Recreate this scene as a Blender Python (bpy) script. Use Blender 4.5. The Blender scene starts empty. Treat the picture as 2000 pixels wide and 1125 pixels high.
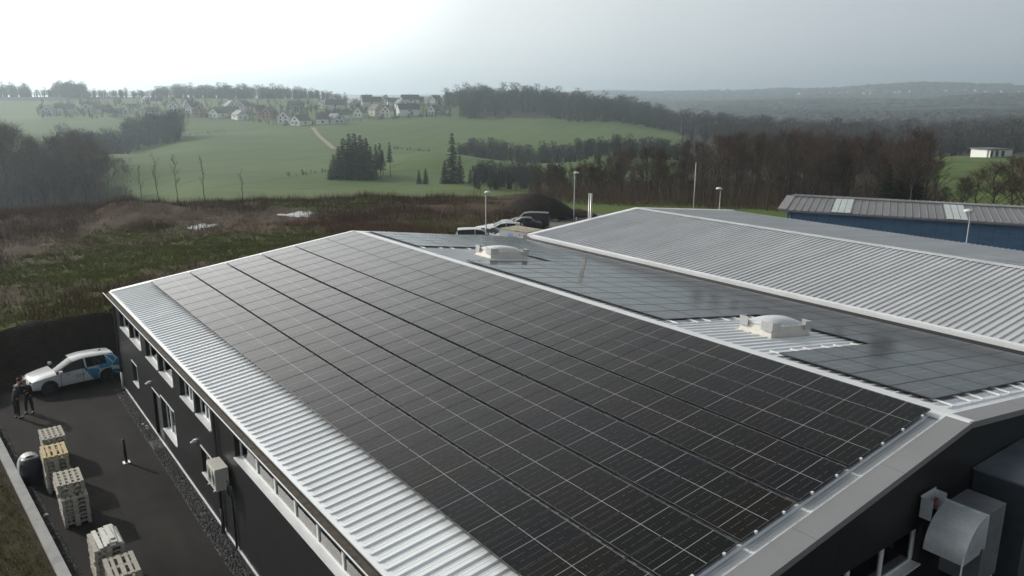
import bpy, bmesh, math, random
import numpy as np
from mathutils import Vector, Matrix

sc = bpy.context.scene
RNG = random.Random(7)
NR = np.random.RandomState(11)
R = math.radians
H = 14.1                      # camera height above the yard

# ---------------------------------------------------------------- camera
FPX, YAW, PITCH, ROLL = 1513.2, R(36.592), R(13.682), R(0.176)
_f = Vector((math.sin(YAW) * math.cos(PITCH), math.cos(YAW) * math.cos(PITCH), -math.sin(PITCH)))
_r0 = Vector((math.cos(YAW), -math.sin(YAW), 0.0))
_u0 = _r0.cross(_f)
CR = math.cos(ROLL) * _r0 + math.sin(ROLL) * _u0
CU = -math.sin(ROLL) * _r0 + math.cos(ROLL) * _u0
CF = _f
cam = bpy.data.cameras.new("camera")
cam.sensor_width = 36.0
cam.lens = 36.0 * FPX / 2000.0
cam.clip_start = 0.3
cam.clip_end = 30000.0
camo = bpy.data.objects.new("camera", cam)
sc.collection.objects.link(camo)
M = Matrix.Identity(4)
for k in range(3):
    M[k][0], M[k][1], M[k][2] = CR[k], CU[k], -CF[k]
M[2][3] = H
camo.matrix_world = M
sc.camera = camo

# ---------------------------------------------------------------- sky, sun, exposure
SUN_AZ, SUN_EL = R(-24.7), R(27.7)      # azimuth from +Y towards +X
SUND = Vector((math.sin(SUN_AZ) * math.cos(SUN_EL), math.cos(SUN_AZ) * math.cos(SUN_EL), math.sin(SUN_EL)))
world = bpy.data.worlds.new("World")
sc.world = world
world.use_nodes = True
wn, wl = world.node_tree.nodes, world.node_tree.links
wn.clear()
wout = wn.new("ShaderNodeOutputWorld")
wbg = wn.new("ShaderNodeBackground")
sky = wn.new("ShaderNodeTexSky")
sky.sky_type = 'NISHITA'
sky.sun_disc = False
sky.sun_elevation = SUN_EL
sky.sun_rotation = SUN_AZ
sky.air_density = 1.6
sky.dust_density = 7.0
sky.ozone_density = 1.0
sky.altitude = 200
hs = wn.new("ShaderNodeHueSaturation")
hs.inputs["Saturation"].default_value = 0.3
wl.new(sky.outputs[0], hs.inputs["Color"])
# thin cloud veil over the clear-sky colour: bright around the hidden sun, grey away from it
geo = wn.new("ShaderNodeTexCoord")
dotn = wn.new("ShaderNodeVectorMath"); dotn.operation = 'DOT_PRODUCT'
wl.new(geo.outputs["Generated"], dotn.inputs[0]); dotn.inputs[1].default_value = SUND
cl = wn.new("ShaderNodeTexNoise"); cl.inputs["Scale"].default_value = 2.2; cl.inputs["Detail"].default_value = 5.0
cmap = wn.new("ShaderNodeMapping"); cmap.inputs["Scale"].default_value = (1, 1, 3.0)
wl.new(geo.outputs["Generated"], cmap.inputs[0]); wl.new(cmap.outputs[0], cl.inputs["Vector"])
jit = wn.new("ShaderNodeMath"); jit.operation = 'MULTIPLY_ADD'
wl.new(cl.outputs["Fac"], jit.inputs[0]); jit.inputs[1].default_value = 0.10; wl.new(dotn.outputs["Value"], jit.inputs[2])
mr = wn.new("ShaderNodeMapRange"); mr.inputs["From Min"].default_value = -1; mr.inputs["From Max"].default_value = 1.05
wl.new(jit.outputs[0], mr.inputs["Value"])
rp = wn.new("ShaderNodeValToRGB")
SKYSTOPS = [(0.0, (0.42, 0.46, 0.50)), (0.47, (0.545, 0.60, 0.655)), (0.58, (0.66, 0.71, 0.755)), (0.67, (0.81, 0.85, 0.87)), (0.76, (1.08, 1.10, 1.09)), (0.86, (2.2, 2.2, 2.16)), (1.0, (4.0, 3.9, 3.7))]
e = rp.color_ramp.elements
while len(e) < len(SKYSTOPS): e.new(0.5)
for q, (pp, c) in zip(e, SKYSTOPS): q.position = pp; q.color = (*c, 1)
wl.new(mr.outputs[0], rp.inputs[0])
# the veil is thinner, so darker, overhead than towards the hazy horizon
spz = wn.new("ShaderNodeSeparateXYZ"); wl.new(geo.outputs["Generated"], spz.inputs[0])
mz = wn.new("ShaderNodeMapRange"); mz.interpolation_type = 'SMOOTHSTEP'
mz.inputs["From Min"].default_value = 0.20; mz.inputs["From Max"].default_value = 0.75; mz.inputs["To Min"].default_value = 10.0; mz.inputs["To Max"].default_value = 1.9
wl.new(spz.outputs[2], mz.inputs["Value"])
k10 = wn.new("ShaderNodeVectorMath"); k10.operation = 'SCALE'
wl.new(mz.outputs[0], k10.inputs["Scale"])
wl.new(rp.outputs[0], k10.inputs[0])
veil = wn.new("ShaderNodeMix"); veil.data_type = 'RGBA'
veil.inputs["Factor"].default_value = 0.85
wl.new(hs.outputs[0], veil.inputs["A"])
wl.new(k10.outputs[0], veil.inputs["B"])
wl.new(veil.outputs["Result"], wbg.inputs["Color"])
wbg.inputs["Strength"].default_value = 0.10
wl.new(wbg.outputs[0], wout.inputs["Surface"])

sl = bpy.data.lights.new("sun", 'SUN')
sl.energy = 2.8
sl.angle = R(1.5)
sl.color = (1.0, 0.95, 0.87)
slo = bpy.data.objects.new("sun", sl)
slo.rotation_euler = SUND.to_track_quat('Z', 'Y').to_euler()
slo.location = SUND * 200
sc.collection.objects.link(slo)

sc.view_settings.view_transform = 'Standard'
sc.view_settings.look = 'None'
sc.view_settings.gamma = 1.0
sc.view_settings.exposure = 0.0
sc.cycles.max_bounces = 8
sc.cycles.diffuse_bounces = 3
sc.cycles.glossy_bounces = 3
sc.cycles.transparent_max_bounces = 8
sc.cycles.volume_bounces = 3
sc.cycles.use_denoising = True
sc.cycles.sample_clamp_indirect = 6.0

# ---------------------------------------------------------------- helpers
def ray(x, y):
    return CF * FPX + CR * (x - 1000.0) - CU * (y - 562.5)
def at_d(x, y, d):            # point on the line of sight at horizontal distance d
    v = ray(x, y)
    k = d / math.hypot(v.x, v.y)
    return Vector((v.x * k, v.y * k, H + v.z * k))
def at_z(x, y, z):
    v = ray(x, y)
    k = (z - H) / v.z
    return Vector((v.x * k, v.y * k, z))
def at_x(x, y, X):
    v = ray(x, y); k = X / v.x
    return Vector((X, v.y * k, H + v.z * k))
def at_y(x, y, Y):
    v = ray(x, y); k = Y / v.y
    return Vector((v.x * k, Y, H + v.z * k))
def az_of(x, y=250):
    v = ray(x, y)
    return math.atan2(v.x, v.y)

def tag(o, label=None, cat=None, group=None, kind=None):
    if label: o["label"] = label
    if cat: o["category"] = cat
    if group: o["group"] = group
    if kind: o["kind"] = kind
    return o
def link(o, parent=None):
    sc.collection.objects.link(o)
    if parent is not None: o.parent = parent
    return o
def empty(name, loc=(0, 0, 0), rz=0.0):
    o = bpy.data.objects.new(name, None)
    o.location = loc
    o.rotation_euler = (0, 0, rz)
    o.empty_display_size = 0.2
    return link(o)
def copy_tree(o, parent=None):
    c = o.copy()
    sc.collection.objects.link(c)
    if parent is not None: c.parent = parent
    for ch in list(o.children):
        copy_tree(ch, c)
    return c

class MB:
    """collects shapes and links them as one mesh object"""
    def __init__(s): s.v, s.f, s.m = [], [], []
    def add(s, vs, fs, mi=0):
        n = len(s.v)
        s.v += [tuple(p) for p in vs]
        s.f += [tuple(i + n for i in f) for f in fs]
        s.m += [mi] * len(fs)
        return s
    def box(s, x0, x1, y0, y1, z0, z1, mi=0):
        vs = [(x0, y0, z0), (x1, y0, z0), (x1, y1, z0), (x0, y1, z0), (x0, y0, z1), (x1, y0, z1), (x1, y1, z1), (x0, y1, z1)]
        return s.add(vs, [(0, 3, 2, 1), (4, 5, 6, 7), (0, 1, 5, 4), (1, 2, 6, 5), (2, 3, 7, 6), (3, 0, 4, 7)], mi)
    def obox(s, c, ax, ay, az, mi=0):        # oriented box: centre and half axes
        c, ax, ay, az = Vector(c), Vector(ax), Vector(ay), Vector(az)
        vs = []
        for k in (-1, 1):
            for (i, j) in ((-1, -1), (1, -1), (1, 1), (-1, 1)):
                vs.append(c + ax * i + ay * j + az * k)
        return s.add(vs, [(0, 3, 2, 1), (4, 5, 6, 7), (0, 1, 5, 4), (1, 2, 6, 5), (2, 3, 7, 6), (3, 0, 4, 7)], mi)
    def prism(s, poly, axis, a, b, mi=0):    # polygon in the two other axes swept along axis from a to b
        n = len(poly)
        def P(p, t):
            if axis == 'y': return (p[0], t, p[1])
            if axis == 'x': return (t, p[0], p[1])
            return (p[0], p[1], t)
        vs = [P(p, a) for p in poly] + [P(p, b) for p in poly]
        fs = [tuple(range(n - 1, -1, -1)), tuple(range(n, 2 * n))]
        fs += [(i, (i + 1) % n, n + (i + 1) % n, n + i) for i in range(n)]
        return s.add(vs, fs, mi)
    def tube(s, pts, rad, n=6, cap=True, mi=0):
        pts = [Vector(p) for p in pts]
        if not hasattr(rad, '__len__'): rad = [rad] * len(pts)
        rings = []
        prev = None
        for i, p in enumerate(pts):
            d = (pts[min(i + 1, len(pts) - 1)] - pts[max(i - 1, 0)])
            if d.length < 1e-9: d = Vector((0, 0, 1))
            d.normalize()
            ref = prev if prev is not None else (Vector((1, 0, 0)) if abs(d.z) > 0.9 else Vector((0, 0, 1)))
            a = d.cross(ref)
            if a.length < 1e-6: a = d.orthogonal()
            a.normalize(); b = a.cross(d); b.normalize(); prev = b
            # keep an orthogonal frame that does not twist
            rings.append([p + (a * math.cos(2 * math.pi * k / n) + b * math.sin(2 * math.pi * k / n)) * rad[i] for k in range(n)])
        vs = [q for r in rings for q in r]
        fs = []
        for i in range(len(pts) - 1):
            for k in range(n):
                fs.append((i * n + k, i * n + (k + 1) % n, (i + 1) * n + (k + 1) % n, (i + 1) * n + k))
        if cap:
            fs.append(tuple(range(n - 1, -1, -1)))
            fs.append(tuple(len(vs) - n + k for k in range(n)))
        return s.add(vs, fs, mi)
    def cyl(s, c, r, h, n=12, axis='z', mi=0):
        d = {'x': Vector((1, 0, 0)), 'y': Vector((0, 1, 0)), 'z': Vector((0, 0, 1))}[axis]
        return s.tube([Vector(c), Vector(c) + d * h], r, n, True, mi)
    def mesh(s, name, mats, smooth=False):
        me = bpy.data.meshes.new(name)
        me.from_pydata(s.v, [], s.f)
        if not isinstance(mats, (list, tuple)): mats = [mats]
        for m in mats: me.materials.append(m)
        if len(mats) > 1: me.polygons.foreach_set("material_index", s.m)
        if smooth: me.polygons.foreach_set("use_smooth", [True] * len(me.polygons))
        me.update()
        return me
    def build(s, name, mats, parent=None, smooth=False, recalc=True):
        me = s.mesh(name, mats, smooth)
        if recalc:
            bm = bmesh.new(); bm.from_mesh(me)
            bmesh.ops.recalc_face_normals(bm, faces=bm.faces)
            bm.to_mesh(me); bm.free()
        return link(bpy.data.objects.new(name, me), parent)
def npmesh(name, V, F, mats, smooth=False, mi=None):
    """mesh from numpy arrays (all faces with the same number of corners)"""
    V = np.asarray(V, np.float32); F = np.asarray(F, np.int32)
    me = bpy.data.meshes.new(name)
    me.vertices.add(len(V)); me.vertices.foreach_set("co", V.ravel())
    k = F.shape[1]
    me.loops.add(F.size); me.loops.foreach_set("vertex_index", F.ravel())
    me.polygons.add(len(F))
    me.polygons.foreach_set("loop_start", np.arange(0, F.size, k, dtype=np.int32))
    me.polygons.foreach_set("loop_total", np.full(len(F), k, np.int32))
    if not isinstance(mats, (list, tuple)): mats = [mats]
    for m in mats: me.materials.append(m)
    if mi is not None: me.polygons.foreach_set("material_index", np.asarray(mi, np.int32))
    if smooth: me.polygons.foreach_set("use_smooth", np.ones(len(F), bool))
    me.update(); me.validate()
    return me

# ---------------------------------------------------------------- materials
class NT:
    def __init__(s, name):
        s.mat = bpy.data.materials.new(name); s.mat.use_nodes = True
        s.n, s.l = s.mat.node_tree.nodes, s.mat.node_tree.links
        s.p = s.n["Principled BSDF"]
    def new(s, t, **kw):
        x = s.n.new(t)
        for k, v in kw.items(): setattr(x, k, v)
        return x
    def set(s, sock, v):
        if isinstance(v, bpy.types.NodeSocket): s.l.new(v, sock)
        else: sock.default_value = v
    def coord(s, kind="Object"): return s.new("ShaderNodeTexCoord").outputs[kind]
    def pos(s): return s.new("ShaderNodeNewGeometry").outputs["Position"]
    def math(s, op, a, b=0.0, c=None, clamp=False):
        x = s.new("ShaderNodeMath", operation=op, use_clamp=clamp)
        s.set(x.inputs[0], a); s.set(x.inputs[1], b)
        if c is not None: s.set(x.inputs[2], c)
        return x.outputs[0]
    def noise(s, vec, scale, detail=4.0, rough=0.55, dist=0.0):
        x = s.new("ShaderNodeTexNoise")
        s.set(x.inputs["Vector"], vec); x.inputs["Scale"].default_value = scale
        x.inputs["Detail"].default_value = detail; x.inputs["Roughness"].default_value = rough
        x.inputs["Distortion"].default_value = dist
        return x.outputs["Fac"]
    def mapping(s, vec, scale=(1, 1, 1), rot=(0, 0, 0)):
        x = s.new("ShaderNodeMapping")
        s.set(x.inputs["Vector"], vec); x.inputs["Scale"].default_value = scale; x.inputs["Rotation"].default_value = rot
        return x.outputs[0]
    def ramp(s, fac, stops):
        x = s.new("ShaderNodeValToRGB")
        e = x.color_ramp.elements
        while len(e) < len(stops): e.new(0.5)
        for q, (p, c) in zip(e, stops):
            q.position = p; q.color = (*c, 1) if len(c) == 3 else c
        s.set(x.inputs[0], fac)
        return x.outputs[0]
    def mix(s, fac, a, b, blend='MIX'):
        x = s.new("ShaderNodeMix", data_type='RGBA', blend_type=blend)
        s.set(x.inputs["Factor"], fac)
        for k, v in (("A", a), ("B", b)):
            s.set(x.inputs[k], (*v, 1) if isinstance(v, tuple) and len(v) == 3 else v)
        return x.outputs["Result"]
    def sep(s, vec):
        x = s.new("ShaderNodeSeparateXYZ"); s.set(x.inputs[0], vec); return x.outputs
    def bump(s, h, strength=0.3, dist=0.02):
        x = s.new("ShaderNodeBump"); s.set(x.inputs["Height"], h)
        x.inputs["Strength"].default_value = strength; x.inputs["Distance"].default_value = dist
        s.l.new(x.outputs[0], s.p.inputs["Normal"])
    def base(s, c, rough=0.6, metal=0.0, spec=0.5):
        s.set(s.p.inputs["Base Color"], (*c, 1) if isinstance(c, tuple) and len(c) == 3 else c)
        s.set(s.p.inputs["Roughness"], rough); s.p.inputs["Metallic"].default_value = metal
        s.p.inputs["Specular IOR Level"].default_value = spec
        return s.mat

def plain(name, c, rough=0.6, metal=0.0, spec=0.5, var=0.15, scale=3.0, streak=None):
    """slightly mottled single colour"""
    t = NT(name)
    v = t.coord("Object") if streak is None else t.mapping(t.coord("Object"), streak)
    n = t.noise(v, scale, 5.0, 0.6)
    lo = tuple(max(0.0, x * (1 - var)) for x in c); hi = tuple(min(1.0, x * (1 + var)) for x in c)
    return t.base(t.ramp(n, [(0.3, lo), (0.7, hi)]), rough, metal, spec)
# ================================================================ large structure
def galv(name, c, rough=0.42, metal=0.55, var=0.10, scale=1.2, streak=(1, 1, 1)):
    t = NT(name)
    v = t.mapping(t.coord("Object"), streak)
    n = t.noise(v, scale, 6.0, 0.62)
    n2 = t.noise(t.coord("Object"), 14.0, 3.0, 0.6)
    n = t.math('ADD', t.math('MULTIPLY', n, 0.75), t.math('MULTIPLY', n2, 0.25))
    lo = tuple(x * (1 - var) for x in c); hi = tuple(min(1, x * (1 + var)) for x in c)
    return t.base(t.ramp(n, [(0.35, lo), (0.65, hi)]), rough, metal)

m_sheet = galv("coated_steel_sheet", (0.76, 0.79, 0.81), 0.36, 0.15, 0.10, 0.5, (0.6, 1.6, 1))
m_sheet2 = galv("weathered_steel_sheet", (0.53, 0.545, 0.56), 0.5, 0.1, 0.13, 0.35, (0.4, 2.0, 1))
m_flash = galv("bright_flashing", (0.80, 0.82, 0.83), 0.35, 0.2, 0.08, 0.7)
m_cap = galv("grey_verge_capping", (0.235, 0.238, 0.247), 0.5, 0.05, 0.07, 0.6)
m_duct = galv("galvanised_duct", (0.58, 0.62, 0.66), 0.38, 0.45, 0.20, 1.3)
m_white = plain("white_plastic", (0.74, 0.75, 0.76), 0.4, var=0.05)
m_dark = plain("black_plastic", (0.012, 0.012, 0.014), 0.5)
m_pipe = plain("dark_grey_downpipe", (0.05, 0.052, 0.057), 0.45)
m_dirt = plain("gutter_silt", (0.075, 0.062, 0.045), 0.9, var=0.5, scale=6)
m_alu = plain("mill_aluminium", (0.78, 0.79, 0.8), 0.35, 0.5, var=0.06)

def clad(name, c, period, axis):
    """metal cladding with narrow vertical joints"""
    t = NT(name)
    o = t.coord("Object")
    s = t.sep(o)
    u = s[axis]
    w = t.math('ABSOLUTE', t.math('SUBTRACT', t.math('FRACT', t.math('DIVIDE', u, period)), 0.5))
    line = t.math('GREATER_THAN', w, 0.5 - 0.012 / period)
    n = t.noise(t.mapping(o, (0.5, 0.5, 2.5)), 1.3, 5.0, 0.6)
    a = t.ramp(n, [(0.3, tuple(x * 0.86 for x in c)), (0.7, tuple(x * 1.14 for x in c))])
    col = t.mix(line, a, tuple(x * 0.35 for x in c))
    return t.base(col, t.math('ADD', t.math('MULTIPLY', n, 0.15), 0.40), 0.0, 0.22)
m_wall = clad("anthracite_cladding", (0.020, 0.020, 0.021), 1.0, 1)
m_gable = clad("anthracite_gable_cladding", (0.017, 0.018, 0.020), 1.0, 0)
m_blue = clad("blue_cladding", (0.075, 0.145, 0.245), 1.1, 0)

def glass_mat():
    t = NT("window_glass")
    n = t.n; l = t.l
    tr = n.new("ShaderNodeBsdfTransparent"); tr.inputs[0].default_value = (0.72, 0.78, 0.77, 1)
    gl = n.new("ShaderNodeBsdfGlossy"); gl.inputs["Roughness"].default_value = 0.02
    fr = n.new("ShaderNodeFresnel"); fr.inputs[0].default_value = 1.55
    k = t.math('ADD', t.math('MULTIPLY', fr.outputs[0], 1.1), 0.01, clamp=True)
    mx = n.new("ShaderNodeMixShader")
    l.new(k, mx.inputs[0]); l.new(tr.outputs[0], mx.inputs[1]); l.new(gl.outputs[0], mx.inputs[2])
    l.new(mx.outputs[0], n["Material Output"].inputs["Surface"])
    return t.mat
m_glass = glass_mat()
m_blind = plain("grey_white_blind", (0.62, 0.62, 0.61), 0.8, var=0.06)
def slat_mat():
    t = NT("vertical_blind_green")
    s = t.sep(t.coord("Object"))
    w = t.math('FRACT', t.math('DIVIDE', s[1], 0.127))
    return t.base(t.ramp(w, [(0.0, (0.010, 0.017, 0.012)), (0.45, (0.022, 0.034, 0.020)), (0.6, (0.050, 0.068, 0.036)), (1.0, (0.008, 0.014, 0.010))]), 0.7)
m_slat = slat_mat()

# roof planes of the main hall (outer faces of the rib tops)
TL, TR = math.tan(R(7.53)), 0.1342
RX, RZ = 18.95, 6.68                       # ridge
zL = lambda X: RZ - (RX - X) * TL
zR = lambda X: RZ - (X - RX) * TR
EAVE_X, YN, YF, RGT_X = 6.15, 7.25, 41.05, 31.1

def roof_sheet(name, xa, za, xb, zb, y0, y1, mat, parent, pitch=1 / 3., h=0.042, drop=0.05):
    """trapezoidal sheet: ribs run along the slope, rib tops on the line a-b"""
    prof = []
    n = int(math.ceil((y1 - y0) / pitch))
    for i in range(n):
        b = y0 + i * pitch
        for (q, z) in ((0.0, 0), (0.036, 1), (0.092, 1), (0.128, 0), (0.19, 0), (0.20, 0.12), (0.215, 0.12), (0.225, 0), (0.265, 0), (0.275, 0.12), (0.29, 0.12), (0.30, 0)):
            if b + q < y1: prof.append((b + q, z * h - h))
    prof.append((y1, -h))
    m = MB()
    vs = []
    steps = 2
    for k in range(steps):
        t = k / (steps - 1)
        x, z = xa + (xb - xa) * t, za + (zb - za) * t
        vs += [(x, y, z + d) for y, d in prof]
    N = len(prof)
    fs = [(i, i + 1, N + i + 1, N + i) for i in range(N - 1)]
    m.add(vs, fs)
    # closed underside so that the sheet has a thickness
    lo = [(xa, y0, za - drop), (xa, y1, za - drop), (xb, y1, zb - drop), (xb, y0, zb - drop)]
    m.add(lo, [(0, 1, 2, 3)])
    o = m.build(name, mat, parent, recalc=False)
    return o

def wall_mesh(plane, coord, out, u0, u1, z0f, z1f, openings, depth, mat, parent, name="wall", z1at=None):
    """outer face of a wall in plane x=coord or y=coord, with real openings and their reveals. out = +-1 outward"""
    us = sorted({u0, u1, *[o[0] for o in openings], *[o[1] for o in openings]} | (set(z1at or ())))
    zs = sorted({z0f, *[o[2] for o in openings], *[o[3] for o in openings]})
    m = MB()
    P = (lambda u, z, d=0.0: (coord - out * d, u, z)) if plane == 'x' else (lambda u, z, d=0.0: (u, coord - out * d, z))
    for a, b in zip(us[:-1], us[1:]):
        tops = [z1f(a), z1f(b)]
        zz = zs + [None]
        for k in range(len(zs)):
            za = zs[k]
            if zz[k + 1] is None: q = [P(a, za), P(b, za), P(b, tops[1]), P(a, tops[0])]
            else:
                zb = zs[k + 1]
                if any(o[0] <= a + 1e-6 and b <= o[1] + 1e-6 and o[2] <= za + 1e-6 and zb <= o[3] + 1e-6 for o in openings): continue
                q = [P(a, za), P(b, za), P(b, zb), P(a, zb)]
            m.add(q, [(0, 1, 2, 3)])
    for (a, b, c, d) in openings:
        m.add([P(a, c), P(a, d), P(a, d, depth), P(a, c, depth)], [(0, 1, 2, 3)])
        m.add([P(b, c), P(b, d), P(b, d, depth), P(b, c, depth)], [(0, 1, 2, 3)])
        m.add([P(a, d), P(b, d), P(b, d, depth), P(a, d, depth)], [(0, 1, 2, 3)])
        m.add([P(a, c), P(b, c), P(b, c, depth), P(a, c, depth)], [(0, 1, 2, 3)])
    return m.build(name, mat, parent, recalc=False)

# ---------------------------------------------------------------- main hall
hall = empty("industrial_hall", (RX, 24, 0)); hall.location = (0, 0, 0)
tag(hall, "dark grey industrial hall whose pitched metal roof is covered in solar panels", "hall")
WX, GY = 6.20, 7.45
UP = [(37.85, 39.88), (35.45, 37.65), (32.36, 34.45), (29.96, 32.1), (27.05, 28.85), (25.0, 26.8)]
RIB = (8.6, 22.5, 3.45, 4.42)
openL = [(a, b, 3.42, 4.45) for a, b in UP] + [(36.93, 38.04, 1.22, 2.23), (30.3, 32.45, 0.85, 2.27), (24.95, 26.62, 1.26, 2.26), (32.6, 34.05, 0.06, 2.12), RIB]
wall_mesh('x', WX, -1, GY, YF - 0.2, 0.0, lambda u: 4.93, openL, 0.24, m_wall, hall)
GW = (9.0, 17.7, 3.3, 4.35)
gtop = lambda u: (zL(u) if u < RX else zR(u)) - 0.12
wall_mesh('y', GY, -1, WX, RGT_X - 0.3, 0.0, gtop, [GW], 0.24, m_gable, hall, z1at=(RX,))
wall_mesh('y', YF - 0.2, 1, WX, RGT_X - 0.3, 0.0, gtop, [], 0.2, m_gable, hall, z1at=(RX,))
wall_mesh('x', RGT_X - 0.3, 1, GY, YF - 0.2, 0.0, lambda u: zR(RGT_X - 0.3) - 0.12, [], 0.2, m_wall, hall)
roof_sheet("roof", EAVE_X, zL(EAVE_X), RX, RZ, YN + 0.5, YF - 0.42, m_sheet, hall)
roof_sheet("roof", RX, RZ, RGT_X, zR(RGT_X), YN + 0.5, YF - 0.42, m_sheet, hall)
# ridge capping: two sloping flanges
m = MB()
for (sgn, T, wdt) in ((-1, TL, 0.30), (1, TR, 0.62)):
    xa, xb = RX, RX + sgn * wdt
    za, zb = RZ + 0.035, RZ + 0.02 - wdt * T
    y = YN
    k = 0
    while y < YF - 0.01:
        y1 = min(y + 4.1, YF)
        e = 0.004 * (k % 2)
        m.add([(xa, y, za + e), (xb, y, zb + e), (xb, y1, zb + e), (xa, y1, za + e), (xa, y, za - .03 + e), (xb, y, zb - .03 + e), (xb, y1, zb - .03 + e), (xa, y1, za - .03 + e)],
              [(0, 1, 2, 3), (4, 7, 6, 5), (0, 4, 5, 1), (1, 5, 6, 2), (2, 6, 7, 3), (3, 7, 4, 0)])
        y = y1 + 0.006; k += 1
m.build("ridge_cap", m_flash, hall)
# verge cappings: flat plates over a fascia, in lengths with open joints
def verge(y0, y1, yout, xs, name, mat):
    mm = MB()
    for (xa, xb) in zip(xs[:-1], xs[1:]):
        z = lambda X: (zL(X) if X <= RX else zR(X)) + 0.03
        a, b = xa + 0.008, xb - 0.008
        vs = [(a, y0, z(a)), (b, y0, z(b)), (b, y1, z(b)), (a, y1, z(a))] + [(a, y0, z(a) - .16), (b, y0, z(b) - .16), (b, y1, z(b) - .16), (a, y1, z(a) - .16)]
        mm.add(vs, [(0, 1, 2, 3), (4, 7, 6, 5), (0, 4, 5, 1), (1, 5, 6, 2), (2, 6, 7, 3), (3, 7, 4, 0)])
    return mm.build(name, mat, hall)
verge(YN - 0.05, YN + 0.52, YN, [6.1, 9.5, 12.68, 15.9, RX], "verge_cap", m_cap)
verge(YN - 0.05, YN + 0.52, YN, [RX, 22.3, 25.5, 28.6, RGT_X], "verge_cap", m_cap)
verge(YF - 0.36, YF, YF, [6.1, 9.3, 12.5, 15.7, RX], "verge_cap", m_flash)
verge(YF - 0.36, YF, YF, [RX, 22.3, 25.5, 28.6, RGT_X], "verge_cap", m_flash)
# eave flashing, gutter, silt, lip
mm = MB()
mm.prism([(6.03, zL(6.03) - 0.01), (6.22, zL(6.22) - 0.035), (6.22, zL(6.22) - 0.06), (6.05, zL(6.05) - 0.04), (6.05, 4.87), (6.03, 4.87)], 'y', YN + 0.53, YF - 0.02)
mm.build("eave_flashing", m_flash, hall)
g = MB()
g.prism([(6.03, 4.93), (6.02, 4.80), (5.86, 4.79), (5.81, 4.93), (5.79, 4.93), (5.845, 4.77), (6.035, 4.775), (6.045, 4.93)], 'y', YN + 0.3, YF + 0.05)
gut = g.build("gutter", m_pipe, hall)
MB().box(5.84, 6.02, YN + 0.32, YF + 0.03, 4.80, 4.86).build("silt", m_dirt, gut)
MB().box(5.775, 5.80, YN + 0.3, YF + 0.05, 4.925, 4.945).build("lip", m_flash, gut)
# right gutter in the valley
MB().prism([(30.95, zR(31.1) - .09), (31.0, 4.78), (31.6, 4.78), (31.66, 5.02), (31.68, 5.02), (31.62, 4.75), (30.97, 4.75), (30.92, zR(31.1) - .09)], 'y', YN, YF).build("gutter", m_dark, hall)
# plinth strip
MB().box(WX - 0.035, WX, GY, YF - 0.2, 0.03, 0.10).build("plinth_strip", m_flash, hall)
# downpipes
for (y, zt) in ((40.75, 4.8), (24.35, 4.8)):
    p = MB()
    p.tube([(5.93, y, 4.78), (5.95, y, 4.66), (6.10, y, 4.5), (6.12, y, 4.35), (6.12, y, 0.9)], 0.05, 8)
    d = p.build("downpipe", m_pipe, hall, smooth=True)
    MB().tube([(6.12, y, 0.9), (6.12, y, 0.0)], 0.058, 8).build("standpipe", m_flash if y > 30 else m_pipe, d, smooth=True)
# windows
def window(y0, y1, z0, z1, mull=(), blind=None, x=WX, depth=0.16):
    f = MB(); b = 0.065; X0, X1 = x + depth, x + depth + 0.06
    f.box(X0, X1, y0, y1, z0, z0 + b); f.box(X0, X1, y0, y1, z1 - b, z1)
    f.box(X0, X1, y0, y0 + b, z0 + b, z1 - b); f.box(X0, X1, y1 - b, y1, z0 + b, z1 - b)
    for q in mull: f.box(X0 - 0.01, X1, q - 0.05, q + 0.05, z0 + b, z1 - b)
    w = f.build("window", m_white, hall)
    MB().box(X0 + 0.025, X0 + 0.035, y0 + b, y1 - b, z0 + b, z1 - b).build("pane", m_glass, w)
    MB().box(x - 0.05, X0, y0 - 0.02, y1 + 0.02, z0 - 0.03, z0 + 0.012).build("sill", m_white, w)
    MB().box(x - 0.02, x + 0.05, y0 - 0.03, y1 + 0.03, z1 + 0.004, z1 + 0.05).build("head_flashing", m_flash, w)
    if blind: MB().box(X1 + 0.02, X1 + 0.03, y0 + b, y1 - b, z0 + (b if blind[1] >= 1 else b + (z1 - z0) * (1 - blind[1])), z1 - b).build("blind", blind[0], w)
    return w
for i, (a, b) in enumerate(UP):
    window(a, b, 3.42, 4.45, mull=() if i in (0, 2, 3) else (a + (b - a) * 0.38, a + (b - a) * 0.62) if i != 1 else (a + 0.9,), blind=(m_blind, 1.0) if i in (0, 2, 3) else (m_blind, 0.3))
window(36.93, 38.04, 1.22, 2.23)
window(30.3, 32.45, 0.85, 2.27, mull=(31.0, 31.75))
window(24.95, 26.62, 1.26, 2.26, blind=(m_blind, 0.9))
ribw = window(*RIB, mull=[22.5 - 0.07 - 1.47 * k for k in range(1, 10)], blind=(m_slat, 0.97))
MB().box(WX + 0.235, WX + 0.245, 21.1, 22.4, 3.5, 4.2).build("blind", plain("cream_blind", (0.30, 0.29, 0.20), 0.8), ribw)
dr = MB().box(WX + 0.12, WX + 0.18, 32.62, 34.03, 0.06, 2.1).build("door", plain("grey_door", (0.10, 0.105, 0.11), 0.4), hall)
MB().box(WX + 0.05, WX + 0.12, 32.75, 32.79, 1.0, 1.35).build("handle", m_alu, dr)
MB().box(WX - 0.02, WX + 0.05, 32.56, 34.1, 2.124, 2.17).build("head_flashing", m_flash, dr)
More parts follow.
